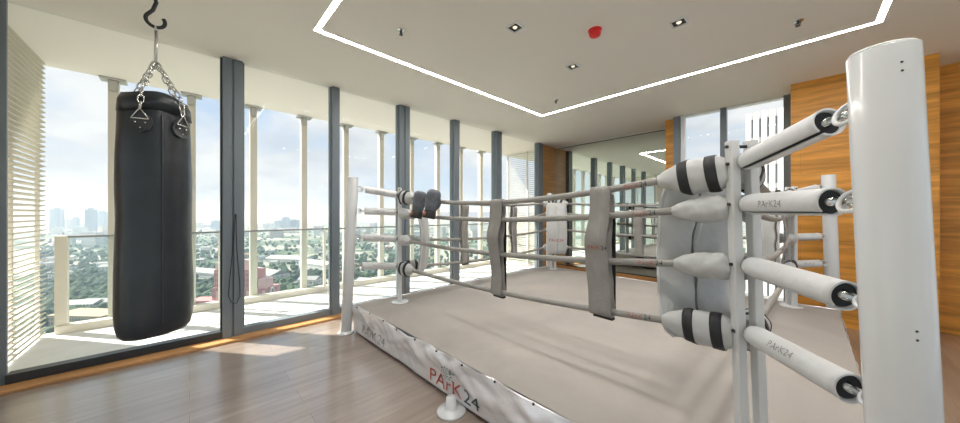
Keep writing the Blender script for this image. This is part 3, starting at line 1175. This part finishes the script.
corner_pad('FR', 0.74, 1.51, 'tall pale padded corner cushion behind the strapped rope covers nearest the camera')
corner_pad('FL', 0.66, 1.40, 'curved grey corner cushion seen edge-on below the hanging boxing gloves')
corner_pad('BL', 0.63, 1.55, 'pale upright corner cushion with small red lettering by the mirror')
corner_pad('BR', 0.70, 1.50, 'upright corner cushion behind the near bars, in front of the oak column')


# rope spacers
def spacer(side, t, width, label, text=False):
    a, b = SIDES[side]
    pts = [rope_pt(side, lv, t) for lv in range(4)]
    d = (INN[b] - INN[a]).normalized()
    nrm = Vector((d.y, -d.x, 0))
    ctr = Vector((-1.65, 3.3, 0))
    if nrm.dot(pts[0] - ctr) < 0:
        nrm = -nrm
    # profile: loop over the top rope, weave outside / inside, loop below the lowest rope
    prof = []
    g = RR + 0.004
    for k in range(7):
        th = pi * k / 6
        prof.append(pts[0] - nrm * g * cos(th) + Vector((0, 0, 1)) * g * sin(th))
    sgn = [1, 1, -1, 1]
    off = [g, g * 0.95, g * 0.9, g]
    keys = [(pts[0].z, g), (pts[1].z, g), (0.5 * (pts[1].z + pts[2].z), g + 0.022), (pts[2].z, g), (0.5 * (pts[2].z + pts[3].z), g - 0.012), (pts[3].z, g)]
    zs, os_ = [k[0] for k in keys], [k[1] for k in keys]
    basep = pts[0]
    for i in range(1, 41):
        z = zs[0] + (zs[-1] - zs[0]) * i / 40
        j = max(k for k in range(len(zs) - 1) if z <= zs[k] + 1e-9)
        u = (zs[j] - z) / max(1e-6, zs[j] - zs[j + 1])
        u = u * u * (3 - 2 * u)
        prof.append(Vector((basep.x, basep.y, z)) + nrm * (os_[j] * (1 - u) + os_[j + 1] * u))
    for k in range(1, 7):
        th = pi * k / 6
        prof.append(Vector((basep.x, basep.y, zs[-1])) + nrm * g * cos(th) - Vector((0, 0, 1)) * g * sin(th))
    back = []
    for i in range(1, 30):
        z = zs[-1] + (zs[0] - zs[-1]) * i / 30
        back.append(Vector((basep.x, basep.y, z)) - nrm * (g + 0.004 * sin(i)))
    full = prof + back
    m = MB()
    rings = []
    for i, q in enumerate(full):
        wv = 1 + 0.08 * sin(q.z * 7 + t * 9)
        shift = 0.010 * sin(q.z * 9 + 1.0)
        tang = (full[min(i + 1, len(full) - 1)] - full[max(0, i - 1)]).normalized()
        nn = tang.cross(d).normalized()
        rings.append([q + d * (shift - width / 2 * wv) - nn * 0.003, q + d * (shift + width / 2 * wv) - nn * 0.003,
                      q + d * (shift + width / 2 * wv) + nn * 0.003, q + d * (shift - width / 2 * wv) + nn * 0.003])
    m.loft(rings)
    o = m.build('rope_spacer', M['webbing'], None, loc=pts[3])
    tag(o, label, 'rope spacer', 'upright straps tying the ropes together')
    # black hook-and-loop tail at the bottom, inside edge
    lo = Vector((basep.x, basep.y, zs[-1] - g))
    e_ = MB()
    e_.bar(lo - nrm * 0.012 - d * width * 0.32 + Vector((0, 0, -0.010)), lo - nrm * 0.012 + d * width * 0.58 + Vector((0, 0, -0.010)), 0.035, 0.014)
    e_.build('fastener', M['black'], o, 0.003)
    bk = MB().box((-0.5, -0.5, -0.5), (0.5, 0.5, 0.5))
    e2 = MB()
    e2.bar(Vector((basep.x, basep.y, zs[-1])) - nrm * (g + 0.009) + d * width * 0.12, Vector((basep.x, basep.y, zs[1])) - nrm * (g + 0.009) + d * width * 0.12, width * 0.95, 0.004, d)
    if side == 'front':
        e2.build('hook_backing', M['black'], o)
    if text:
        zb = 0.5 * (pts[1].z + pts[2].z) - 0.06

        def f(x, y):
            z = zb + y
            j = max(k for k in range(len(zs) - 1) if z <= zs[k] + 1e-9)
            u = (zs[j] - z) / max(1e-6, zs[j] - zs[j + 1])
            u = u * u * (3 - 2 * u)
            return Vector((basep.x, basep.y, z)) + nrm * (os_[j] * (1 - u) + os_[j + 1] * u + 0.0045) + d * (x - 0.055)
        w = letters('lettering', 'PArK', 0.034, f, M['ink_red'], o)
        letters('lettering', '24', 0.034, f, M['ink_dark'], o, w + 0.004)
    return o


def tx(side, X=None, Y=None):
    a, b = SIDES[side]
    return (X - INN[a].x) / (INN[b].x - INN[a].x) if X is not None else (Y - INN[a].y) / (INN[b].y - INN[a].y)


spacer('front', tx('front', X=-0.785), 0.125, 'wide grey strap around the near ropes with small red lettering, closest to camera', True)
spacer('front', tx('front', X=-1.615), 0.115, 'grey strap around the near ropes halfway along, without lettering')
spacer('window', tx('window', Y=2.76), 0.115, 'grey strap around the window-side ropes closer to the boxing gloves')
spacer('window', tx('window', Y=3.80), 0.115, 'grey strap around the window-side ropes closer to the mirror')
spacer('mirror', tx('mirror', X=-1.68), 0.12, 'pale strap around the far ropes in front of the mirror')
spacer('wood', 0.55, 0.12, 'pale strap around the ropes towards the oak column, behind near bars')


# ================================================================== boxing gloves
def glove(px, dy, label, rot, flip):
    a = (px - 480) / FPX
    Yp = 1.70 + dy
    F = Yp / (sY * a + cY)
    c = Vector((F * (cY * a - sY), Yp, 1.428))
    R = Matrix.Rotation(radians(13), 3, Vector((-sY, cY, 0))) @ Matrix.Rotation(rot, 3, 'Z')
    t = thing('boxing_glove', c, label, 'boxing glove', 'pair of boxing gloves hung on the ropes')
    X = lambda x, y, z: c + R @ Vector((x * 1.2, y * 1.15, z * 1.02))
    rings = []
    prof = [(-0.045, .046, .036), (-0.03, .049, .039), (0.0, .052, .043), (0.04, .056, .047), (0.08, .058, .050), (0.11, .057, .050), (0.130, .051, .046), (0.146, .036, .033), (0.152, .016, .016)]
    for z, rx, ry in prof:
        bend = -0.25 * max(0, z - 0.02)
        rings.append([X(rx * cos(2 * pi * j / 22), ry * sin(2 * pi * j / 22) + bend * 0.4, z) for j in range(22)])
    MB().loft(rings).build('mitt', M['glove'], t)
    th = []
    for k in range(9):
        u = k / 8
        th.append(X(flip * (0.030 + 0.014 * sin(pi * u)), 0.030 + 0.012 * u, -0.03 + 0.125 * u))
    MB().tube(th, [0.012, 0.019, 0.023, 0.025, 0.026, 0.026, 0.024, 0.018, 0.007], 14).build('thumb', M['glove'], t)
    rings = []
    for z, rx, ry in [(-0.118, .047, .040), (-0.114, .051, .043), (-0.085, .050, .041), (-0.05, .048, .038), (-0.043, .045, .035)]:
        rings.append([X(rx * cos(2 * pi * j / 22), ry * sin(2 * pi * j / 22), z) for j in range(22)])
    cu = MB().loft(rings).build('cuff', M['glove_cuff'], t)
    rings = []
    for z, k in [(-0.100, 1.10), (-0.066, 1.09)]:
        rx, ry = .0475 * k, .041 * k
        arc = [radians(185 + 55 * j / 10) for j in range(11)]
        rings.append([X(rx * cos(q), ry * sin(q), z) for q in arc] + [X(rx * .93 * cos(q), ry * .93 * sin(q), z) for q in reversed(arc)])
    MB().loft(rings).build('wrist_patch', M['glove_band'], t)
    # lace looped over the rope behind
    MB().tube([X(0, 0.03, -0.06), X(0.01, 0.06, 0.0), X(0.0, 0.085, 0.055), X(-0.01, 0.115, 0.07), X(-0.012, 0.12, 0.0)], 0.004, 6).build('lace', M['black'], t)
    return t


glove(418.5, -0.030, 'dark grey boxing glove hung on the ropes, nearer the slim corner bars', radians(35), -1)
glove(431.5, -0.050, 'dark grey boxing glove hung on the ropes, farther from the slim corner bars', radians(45), 1)


# ================================================================== punching bag
BF = 2.0
bc = at(155.5, BF)
bagt = thing('punching_bag', (bc.x, bc.y, zat(338, BF)), 'long black leather punching bag hanging on chains in front of the glass', 'punching bag')
zb, zt = zat(334, BF), zat(101, BF)
H = zt - zb
R0 = 0.178
rings = []
NB = 56
for r_, z in [(0.02, zb - 0.0), (0.10, zb + 0.002), (0.145, zb + 0.014), (0.165, zb + 0.04), (R0 * 1.0, zb + 0.10)] + [(R0 * (1.02 - 0.075 * k / 20 + 0.012 * sin(k * 0.55)), zb + 0.10 + (H - 0.22) * k / 20) for k in range(1, 21)] + [(0.166, zt - 0.06), (0.154, zt - 0.02), (0.145, zt)]:
    ring_ = []
    for j in range(NB):
        th = 2 * pi * j / NB
        kz = (z - zb) / H
        w = 1 + 0.022 * noise.noise(Vector((cos(th) * 1.3, sin(th) * 1.3, kz * 4))) + 0.012 * noise.noise(Vector((cos(th) * 3, sin(th) * 3, kz * 11)))
        ring_.append((bc.x + r_ * w * cos(th), bc.y + r_ * w * sin(th), z + (0.012 * cos(th - 0.9) if kz < .3 else 0)))
    rings.append(ring_)
MB().loft(rings).build('body', M['leather'], bagt)
rim = [(0.142, zt - 0.035), (0.158, zt - 0.03), (0.1655, zt - 0.075), (0.1665, zt - 0.105), (0.1715, zt - 0.107), (0.166, zt - 0.03), (0.150, zt + 0.012), (0.140, zt + 0.010), (0.138, zt - 0.03)]
cl = MB()
rr_ = []
for r_, z in rim:
    rr_.append([(bc.x + r_ * 1.0 * (1 + 0.015 * sin(5 * 2 * pi * j / NB)) * cos(2 * pi * j / NB), bc.y + r_ * 1.0 * (1 + 0.015 * sin(5 * 2 * pi * j / NB)) * sin(2 * pi * j / NB), z + 0.012 * sin(3 * 2 * pi * j / NB + 1)) for j in range(NB)])
cl.loft(rr_, caps=False)
cl.build('top_collar', M['leather'], bagt)
fdir = Vector((-bc.x, -bc.y, 0)).normalized()
sdir = Vector((fdir.y, -fdir.x, 0))
if sdir.dot(Vector((cY, sY, 0))) < 0:
    sdir = -sdir
seam_th = 0.16
sd_ = (fdir * cos(seam_th) + sdir * sin(seam_th))
MB().tube([(bc.x + sd_.x * (R0 * 1.012 + 0.001), bc.y + sd_.y * (R0 * 1.012 + 0.001), zb + 0.1 + (H - 0.22) * k / 20) for k in range(21)], 0.0035, 8).build('seam', M['patch'], bagt)
# chain anchor, hook and chains
zk = zat(64, BF)
hub = Vector((bc.x, bc.y, zk)) + sdir * 0.0


def chain(mb, p, q, link=0.048, rad=0.0036, wid=0.0135):
    p, q = Vector(p), Vector(q)
    L = (q - p).length
    n = max(2, int(round(L / (link * 0.78))))
    d = (q - p).normalized()
    s = d.cross(Vector((0.3, 0.2, 1))).normalized()
    u = d.cross(s)
    for k in range(n):
        c_ = p + d * L * (k + 0.5) / n
        w = s if k % 2 else u
        hl = L / n * 0.5 + rad * 1.6
        pts = []
        for j in range(14):
            th = 2 * pi * j / 14
            pts.append(c_ + d * (cos(th) * (hl - wid) + (wid if cos(th) > 0 else -wid) * abs(cos(th)) ** 0.5) + w * sin(th) * wid)
        mb.tube(pts, rad, 6, closed=True)


for k, ang in enumerate((-0.34, 0.70, 2.35, 3.85)):
    dv = fdir * cos(ang) + sdir * sin(ang)
    zp = zat(121, BF - 0.17)
    RS = 0.172
    anch = Vector((bc.x, bc.y, 0)) + dv * (RS + 0.008)
    an = Vector((anch.x, anch.y, zp + 0.075))
    cm = MB()
    rimp = Vector((bc.x, bc.y, zt + 0.026)) + dv * 0.160
    chain(cm, hub + dv * 0.014, rimp)
    chain(cm, rimp + dv * 0.012 - Vector((0, 0, 0.012)), an + dv * 0.012)
    cm.build('chain', M['chrome'], bagt)
    # leather shield with rivets and a triangular ring
    tang = Vector((-dv.y, dv.x, 0))
    pts = []
    for x, z in [(1.3 * x_, 1.3 * z_) for x_, z_ in [(0, -0.050), (0.030, -0.036), (0.040, -0.008), (0.034, 0.020), (0.012, 0.040), (-0.012, 0.040), (-0.034, 0.020), (-0.040, -0.008), (-0.030, -0.036)]]:
        pts.append((x, z))
    rings = []
    for e_ in (-0.004, 0.012):
        rings.append([Vector((bc.x, bc.y, zp + z)) + dv * (sqrt(max(0, (RS * 1.02) ** 2 - x * x)) + e_) + tang * x for x, z in pts])
    pt = MB().loft(rings, True, False).build('shield', M['patch'], bagt)
    rv = MB()
    for x, z in ((-0.022, -0.006), (0.022, -0.006), (0.0, -0.038)):
        rv.blob(Vector((bc.x, bc.y, zp + z)) + dv * (RS * 1.02 + 0.013) + tang * x, 0.0055, 8, 6)
    rv.build('rivets', M['chrome'], pt)
    tri = MB()
    o3 = Vector((bc.x, bc.y, zp)) + dv * (RS * 1.02 + 0.016)
    tri.tube([o3 + tang * -0.038 + Vector((0, 0, 0.016)), o3 + Vector((0, 0, 0.080)), o3 + tang * 0.038 + Vector((0, 0, 0.016))], 0.0042, 8)
    tri.tube([o3 + tang * -0.038 + Vector((0, 0, 0.016)), o3 + tang * 0.038 + Vector((0, 0, 0.016))], 0.0042, 8)
    tri.build('ring', M['chrome'], pt)
lk = MB()
lk.tube([hub + Vector((0, 0, 0.0)), Vector((bc.x + sdir.x * .004, bc.y + sdir.y * .004, zat(30, BF)))], 0.0085, 8)
lk.torus(hub, fdir, 0.016, 0.005, 16, 8)
lk.torus(Vector((bc.x, bc.y, zat(28.5, BF))), sdir, 0.014, 0.005, 16, 8)
lk.build('swivel_link', M['steel'], bagt)
# S hook fixed to the ceiling
hk = thing('ceiling_hook', (bc.x, bc.y, CEIL), 'black steel S-hook from the ceiling holding the punching bag', 'hook')
hp = []
cz = zat(20.5, BF)
hr = 0.044
for k in range(15):
    th = radians(35 - 17.5 * k)
    hp.append(Vector((bc.x, bc.y, cz)) + sdir * (hr * cos(th)) + Vector((0, 0, hr * sin(th))))
hp += [Vector((bc.x, bc.y, cz + 0.062)) - sdir * 0.012, Vector((bc.x, bc.y, cz + 0.12)) + sdir * 0.004, Vector((bc.x, bc.y, cz + 0.17)) - sdir * 0.010, Vector((bc.x, bc.y, cz + 0.215)) - sdir * 0.0]
sm_ = []
for i in range(len(hp) - 1):
    sm_ += [hp[i], hp[i].lerp(hp[i + 1], 0.5)]
sm_.append(hp[-1])
MB().tube(sm_, 0.0105, 12).build('hook', M['black'], hk)
MB().tube([hp[-1], Vector((bc.x, bc.y, CEIL - 0.012))], 0.010, 12).build('rod', M['black'], hk)
MB().lathe([(0, -0.012), (0.045, -0.012), (0.05, 0.0)], (bc.x, bc.y, CEIL), 24).build('ceiling_plate', M['black'], hk)

# ================================================================== the city far below
GZ = -85.0
CF = lambda py: (EYE - GZ) * FPX / (py - HOR)      # depth at which the ground shows at picture row py


def cat(px, py):
    return at(px, CF(py), GZ)


def city_mat():
    m, n, l, b = new_mat('city_ground')
    t = n.new('ShaderNodeTexCoord')
    v = n.new('ShaderNodeTexVoronoi')
    v.inputs['Scale'].default_value = 0.011
    l.new(t.outputs['Object'], v.inputs['Vector'])
    z = n.new('ShaderNodeTexNoise')
    z.inputs['Scale'].default_value = 0.03
    z.inputs['Detail'].default_value = 8
    l.new(t.outputs['Object'], z.inputs['Vector'])
    mx_ = n.new('ShaderNodeMath')
    mx_.operation = 'MULTIPLY_ADD'
    sp_ = n.new('ShaderNodeSeparateColor')
    l.new(v.outputs['Color'], sp_.inputs[0])
    l.new(sp_.outputs[0], mx_.inputs[0])
    mx_.inputs[1].default_value = 0.45
    l.new(z.outputs['Fac'], mx_.inputs[2])
    r = n.new('ShaderNodeValToRGB')
    r.color_ramp.interpolation = 'LINEAR'
    els_ = r.color_ramp.elements
    els_[0].position, els_[0].color = 0.45, (0.035, 0.07, 0.03, 1)
    els_[1].position, els_[1].color = 0.95, (0.36, 0.35, 0.32, 1)
    for p_, c_ in ((0.62, (0.05, 0.09, 0.04, 1)), (0.72, (0.14, 0.18, 0.10, 1)), (0.80, (0.28, 0.28, 0.25, 1))):
        q_ = els_.new(p_)
        q_.color = c_
    l.new(mx_.outputs[0], r.inputs[0])
    l.new(r.outputs[0], b.inputs['Base Color'])
    b.inputs['Roughness'].default_value = 0.9
    return m


def facade_mat(name, wall, pane, sx=3.4, sz=3.2):
    """Rows of windows: brick layout in the wall plane, panes as bricks."""
    m, n, l, b = new_mat(name)
    t = n.new('ShaderNodeTexCoord')
    s = n.new('ShaderNodeSeparateXYZ')
    l.new(t.outputs['Object'], s.inputs[0])
    ad = n.new('ShaderNodeMath')
    l.new(s.outputs[0], ad.inputs[0])
    l.new(s.outputs[1], ad.inputs[1])
    cb = n.new('ShaderNodeCombineXYZ')
    l.new(ad.outputs[0], cb.inputs[0])
    l.new(s.outputs[2], cb.inputs[1])
    br = n.new('ShaderNodeTexBrick')
    br.offset = 0.0
    br.inputs['Scale'].default_value = 1.0
    br.inputs['Brick Width'].default_value = sx
    br.inputs['Row Height'].default_value = sz
    br.inputs['Mortar Size'].default_value = 0.62
    br.inputs['Mortar Smooth'].default_value = 0.0
    br.inputs['Color1'].default_value = (*pane, 1)
    br.inputs['Color2'].default_value = (*[c * 1.25 for c in pane], 1)
    br.inputs['Mortar'].default_value = (*wall, 1)
    l.new(cb.outputs[0], br.inputs['Vector'])
    l.new(br.outputs['Color'], b.inputs['Base Color'])
    b.inputs['Roughness'].default_value = 0.5
    return m


g = MB().add([(-9000, -6000, GZ), (120, -6000, GZ), (120, 9000, GZ), (-9000, 9000, GZ)], [(0, 1, 2, 3)])
struct('ground', g, city_mat(), 'distant green and grey city ground far below the balcony', 'ground')

tree_m = plain('tree_green', (0.05, 0.09, 0.045), 0.9, 0, 0.45, 0.02)
FM = [facade_mat('facade_pale', (0.62, 0.60, 0.57), (0.22, 0.25, 0.28)), facade_mat('facade_white', (0.74, 0.73, 0.70), (0.30, 0.33, 0.36), 4.0, 3.4),
      facade_mat('facade_blue', (0.28, 0.33, 0.40), (0.11, 0.15, 0.21), 3.0, 3.6), facade_mat('facade_dark', (0.12, 0.15, 0.20), (0.05, 0.07, 0.10), 3.0, 3.6),
      facade_mat('facade_beige', (0.50, 0.43, 0.35), (0.20, 0.19, 0.18), 3.6, 3.3)]
ROOFM = [plain('roof_grey', (0.28, 0.29, 0.29), 0.8), plain('roof_white', (0.48, 0.48, 0.47), 0.8), plain('roof_terracotta', (0.30, 0.17, 0.12), 0.8), plain('roof_tan', (0.40, 0.31, 0.22), 0.8)]


def spin(mb, c, a):
    R = Matrix.Rotation(a, 3, 'Z')
    c = Vector(c)
    mb.v = [tuple(c + R @ (Vector(p) - c)) for p in mb.v]
    return mb


USED = []


def free(p, r):
    return all((p[0] - q[0]) ** 2 + (p[1] - q[1]) ** 2 > (r + q[2]) ** 2 for q in USED)


def tower(p, w, d, h, rot, fm, label, name='tower_block', cat_='building', group=None, crown=True):
    t = thing(name, p, label, cat_, group)
    USED.append((p[0], p[1], 0.5 * sqrt(w * w + d * d)))
    x, y, z = p
    spin(MB().box((x - w / 2, y - d / 2, z), (x + w / 2, y + d / 2, z + h)), p, rot).build('body', fm, t)
    rfm = MB().box((x - w / 2 - .3, y - d / 2 - .3, z + h), (x + w / 2 + .3, y + d / 2 + .3, z + h + 1.2))
    spin(rfm, p, rot).build('roof', ROOFM[0], t)
    if crown:
        spin(MB().box((x - w * .22, y - d * .22, z + h + 1.2), (x + w * .22, y + d * .22, z + h + 1.2 + min(9, h * .08))), p, rot).build('plant_room', fm, t)
    return t


rnd = random.Random(21)
# skyline towers: picture column, row of the top, width in pixels, depth, facade
SKYL = [(57, 209.5, 11, 1500, 2), (67, 220, 7, 1750, 0), (76, 217.5, 6, 1650, 2), (91, 209.5, 9, 1450, 3), (102, 212, 10, 1700, 2), (84, 224, 8, 1900, 0), (110, 218, 8, 1850, 0),
        (198, 223, 9, 1900, 0), (206, 225, 7, 2000, 2), (216, 221, 8, 1800, 2), (222, 226, 8, 2100, 0), (249, 226, 9, 2200, 2), (268, 223.5, 8, 2000, 0), (279, 221, 8, 1900, 2), (286, 217.5, 7, 1850, 2), (294, 220, 9, 1900, 3),
        (302, 223, 6, 2000, 2), (313, 226, 7, 2300, 0), (325, 225, 6, 2300, 0), (334, 224, 9, 2200, 2), (366, 225, 9, 2300, 0), (378, 223, 7, 2100, 2), (398, 226, 8, 2400, 0), (425, 224, 9, 2300, 0), (455, 225, 8, 2300, 2), (478, 223, 9, 2200, 2), (490, 226, 7, 2400, 0)]
NEARW = {57: 'wide blue-grey tower on the skyline just past the louvre screen', 91: 'dark tower standing alone on the skyline beside the punching bag', 286: 'tallest blue-grey tower of the skyline cluster behind the balcony fins',
         102: 'blue-grey tower on the skyline partly hidden by the punching bag', 294: 'dark tower in the skyline cluster behind the balcony fins'}
for px, ty, wpx, F, k in SKYL:
    p = at(px, F, GZ)
    h = zat(ty, F) - GZ
    w = wpx * F / FPX / (1 + abs(px - 480) / 480 * 0.5)
    lab = NEARW.get(px, 'hazy distant high-rise tower on the skyline seen past the balcony')
    tower(p, w, w * 0.8, h, 0.81 + rnd.uniform(-.2, .2), FM[k], lab, 'skyline_tower', 'tower', 'high-rise towers on the skyline')

# middle distance blocks
MID = [(93, 233, 20, 800, 1, 'broad white slab block in the middle distance beside the punching bag'), (69, 236, 12, 820, 0, 'white gridded apartment block behind the balcony end post'),
       (105, 236, 8, 850, 2, 'grey-blue block next to the broad white slab block')]
for px, ty, wpx, F, k, lab in MID:
    p = at(px, F, GZ)
    w = wpx * F / FPX / 1.4
    tower(p, w, w * 0.5, zat(ty, F) - GZ, 0.81, FM[k], lab, 'apartment_block')
for k in range(60):
    px = rnd.uniform(48, 500)
    F = CF(rnd.uniform(226, 243))
    p = at(px, F, GZ)
    if not free(p, 26):
        continue
    tower(p, rnd.uniform(18, 42), rnd.uniform(14, 26), rnd.uniform(12, 36), 0.81 + rnd.choice((0, .3, -.4)), FM[rnd.choice((0, 1, 1, 4, 0))],
          'small pale mid-rise block among the trees of the distant city', 'city_block', 'building', 'mid-rise blocks in the distance', False)


def house(p, w, d, h, rot, fm, rm, label, group, name='house'):
    t = thing(name, p, label, 'house' if name == 'house' else 'building', group)
    x, y, z = p
    spin(MB().box((x - w / 2, y - d / 2, z), (x + w / 2, y + d / 2, z + h)), p, rot).build('wall', fm, t)
    r = MB()
    o = 0.6
    rh = d * 0.22
    r.add([(x - w / 2 - o, y - d / 2 - o, z + h), (x + w / 2 + o, y - d / 2 - o, z + h), (x + w / 2 + o, y + d / 2 + o, z + h), (x - w / 2 - o, y + d / 2 + o, z + h), (x - w / 2 - o, y, z + h + rh), (x + w / 2 + o, y, z + h + rh)],
          [(0, 1, 5, 4), (2, 3, 4, 5), (0, 4, 3), (1, 2, 5), (0, 3, 2, 1)])
    spin(r, p, rot).build('roof', rm, t)
    return t


# long hall roofs
for px, py, w, d, h, rot, k, lab in [(262, 277, 90, 24, 8, 0.3, 0, 'long grey-roofed hall among the trees behind the balcony fins'), (318, 268, 70, 22, 8, 0.3, 1, 'long pale-roofed hall beyond the trees by the second-last fin gap'),
                                     (207, 277, 60, 20, 8, 0.5, 0, 'long grey-roofed hall just past the punching bag'), (290, 262, 80, 22, 7, 0.6, 1, 'long pale-roofed hall farther off behind the balcony fins'),
                                     (84, 309, 26, 12, 6, 0.9, 1, 'white-roofed terrace of houses below the balcony end post'), (100, 307, 22, 11, 6, 0.9, 0, 'grey-roofed terrace of houses between end post and punching bag')]:
    house(tuple(cat(px, py)), w, d, h, rot, FM[1], ROOFM[k], lab, None, 'hall')
    q_ = cat(px, py)
    for e_ in (-.4, -.2, 0, .2, .4):
        USED.append((q_.x + cos(rot) * w * e_, q_.y + sin(rot) * w * e_, d * .6))
# tan flat roof at the bottom
p = cat(90, 322)
USED.append((p.x, p.y, 24))
t = thing('flat_roof_building', p, 'tan flat-roofed building below the balcony between end post and punching bag', 'building')
spin(MB().box((p.x - 22, p.y - 9, p.z), (p.x + 22, p.y + 9, p.z + 7)), p, 0.75).build('body', FM[4], t)
spin(MB().box((p.x - 22.5, p.y - 9.5, p.z + 7), (p.x + 22.5, p.y + 9.5, p.z + 8)), p, 0.75).build('roof', ROOFM[3], t)

# pink building with a stepped tower, behind the thick mullion
pink = facade_mat('facade_pink', (0.62, 0.30, 0.29), (0.35, 0.17, 0.18), 3.0, 4.5)
pinkr = plain('pink_roof', (0.55, 0.22, 0.22), 0.8)
pinkl = plain('pink_trim', (0.78, 0.52, 0.49), 0.8)
F0 = 262.0
for q_ in range(188, 272, 6):
    w_ = at(q_, F0 + 7)
    USED.append((w_.x, w_.y, 11))


def pbox(x0, x1, y0, y1, F, depth, mat, name, parent):
    a, b = at(x0, F), at(x1, F)
    fw_ = Vector((-sY, cY, 0)) * depth
    z0, z1 = (GZ if y1 is None else zat(y1, F)), zat(y0, F)
    m = MB()
    m.loft([[tuple(q + Vector((0, 0, z))) for q in (a, b, b + fw_, a + fw_)] for z in (z0, z1)], True, False)
    return m.build(name, mat, parent)


pk = thing('pink_building', at(240, F0, GZ), 'ornate pink building with a stepped tower behind the thick window mullion', 'building')
pbox(212, 268, 288, None, F0, 16, pink, 'body', pk)
pbox(214, 223, 270, 288, F0 + 1, 8, pink, 'turret', pk)
pbox(215.5, 221.5, 263, 270, F0 + 2, 6, pinkl, 'turret_top', pk)
pbox(238, 256, 270, 288, F0 + 1, 12, pink, 'tower', pk)
pbox(243, 252, 260, 270, F0 + 3, 7, pinkl, 'tower_top', pk)
pbox(258, 267, 279, 288, F0 + 1, 8, pinkl, 'turret', pk)
pbox(186, 214, 301, None, F0 - 3, 14, pinkr, 'wing', pk)
for x in (216, 224, 232, 246, 254, 262):
    pbox(x, x + 3, 291, 300, F0 - 0.6, 0.8, pinkl, 'window', pk)
arch = [at(270 + 0.8 * k, 255, zat(296 - 9 * sin(pi * min(1, k / 7)) * 0.95, 255)) for k in range(9)]
tag(MB().tube(arch, 0.7, 8).build('white_arch', ROOFM[1], None, loc=arch[0]), 'small white curved arch rising beside the pink building', 'arch')

protos = []
for k in range(4):
    protos.append(house((0, 0, 0), 12 + 2 * k, 9 + k, 5 + k, 0, FM[(1, 0, 4, 1)[k]], ROOFM[(1, 0, 2, 0)[k]], 'low pale roofed house among the trees far below the balcony', 'low houses in the city below'))
first = [True] * 4
for k in range(230):
    px = rnd.uniform(46, 500)
    py = rnd.uniform(238, 322)
    p = cat(px, py)
    if noise.noise(Vector((p.x * 0.006, p.y * 0.006, 1.7))) < -0.12:
        continue
    if not free(p, 13):
        continue
    USED.append((p.x, p.y, 11))
    i = rnd.randrange(4)
    o = protos[i] if first[i] else copy_tree(protos[i])
    first[i] = False
    o.location = p
    o.rotation_euler = (0, 0, 0.81 + rnd.choice((0, pi / 2, .3)) + rnd.uniform(-.1, .1))
    sc_ = rnd.uniform(.7, 1.25)
    o.scale = (sc_, sc_, sc_)
# trees nobody could count
tr_ = MB()
for k in range(8000):
    px = rnd.uniform(40, 505)
    py = 226 + (rnd.random() ** 0.85) * 112
    p = cat(px, py)
    if noise.noise(Vector((p.x * 0.006, p.y * 0.006, 1.7))) > 0.22 and rnd.random() < 0.75:
        continue
    if not free(p, 4):
        continue
    r = rnd.uniform(2.0, 4.6)
    tr_.blob((p.x, p.y, p.z + r * 0.9), (r, r, r * rnd.uniform(.7, 1.0)), 6, 4)
tag(tr_.build('woodland_trees', tree_m), 'dense green tree cover between the buildings of the city below', 'trees', None, 'stuff')

# neighbouring white building seen through the far window
NY = 60.0
nb = thing('neighbour_building', (2.0, NY, GZ), 'white building with tall vertical ribs seen through the far window', 'building')
Fn = NY * 0.757
ztop = zat(114, Fn)
whit = plain('white_render', (0.80, 0.80, 0.79), 0.7)
glz = plain('neighbour_glazing', (0.42, 0.45, 0.48), 0.3)
NX0, NX1 = -0.0925 * NY, 12.0
MB().box((NX0, NY + 0.7, GZ), (NX1, NY + 12, ztop - 0.3)).build('body', glz, nb)
k = 0
while NX0 + 0.85 * k < NX1:
    x = NX0 + 0.25 + 0.85 * k
    MB().box((x - 0.29, NY, GZ), (x + 0.29, NY + 0.75, ztop)).build('rib', whit, nb)
    k += 1
for j in range(10):
    z = ztop - 0.6 - 3.4 * j
    MB().box((NX0, NY + 0.35, z - 0.35), (NX1, NY + 0.74, z + 0.35)).build('band', whit, nb)

# haze over the city
hz = bpy.data.materials.new('city_haze')
hz.use_nodes = True
hn = hz.node_tree.nodes
hn.clear()
ho = hn.new('ShaderNodeOutputMaterial')
hv = hn.new('ShaderNodeVolumeScatter')
hv.inputs['Color'].default_value = (0.48, 0.64, 0.80, 1)
hv.inputs['Density'].default_value = HAZE
hv.inputs['Anisotropy'].default_value = 0.2
hz.node_tree.links.new(hv.outputs[0], ho.inputs['Volume'])
tag(MB().box((-8000, -5000, GZ - 1), (-45, 8500, 60)).build('haze', hz), 'pale blue haze hanging over the distant city', 'haze', None, 'stuff')
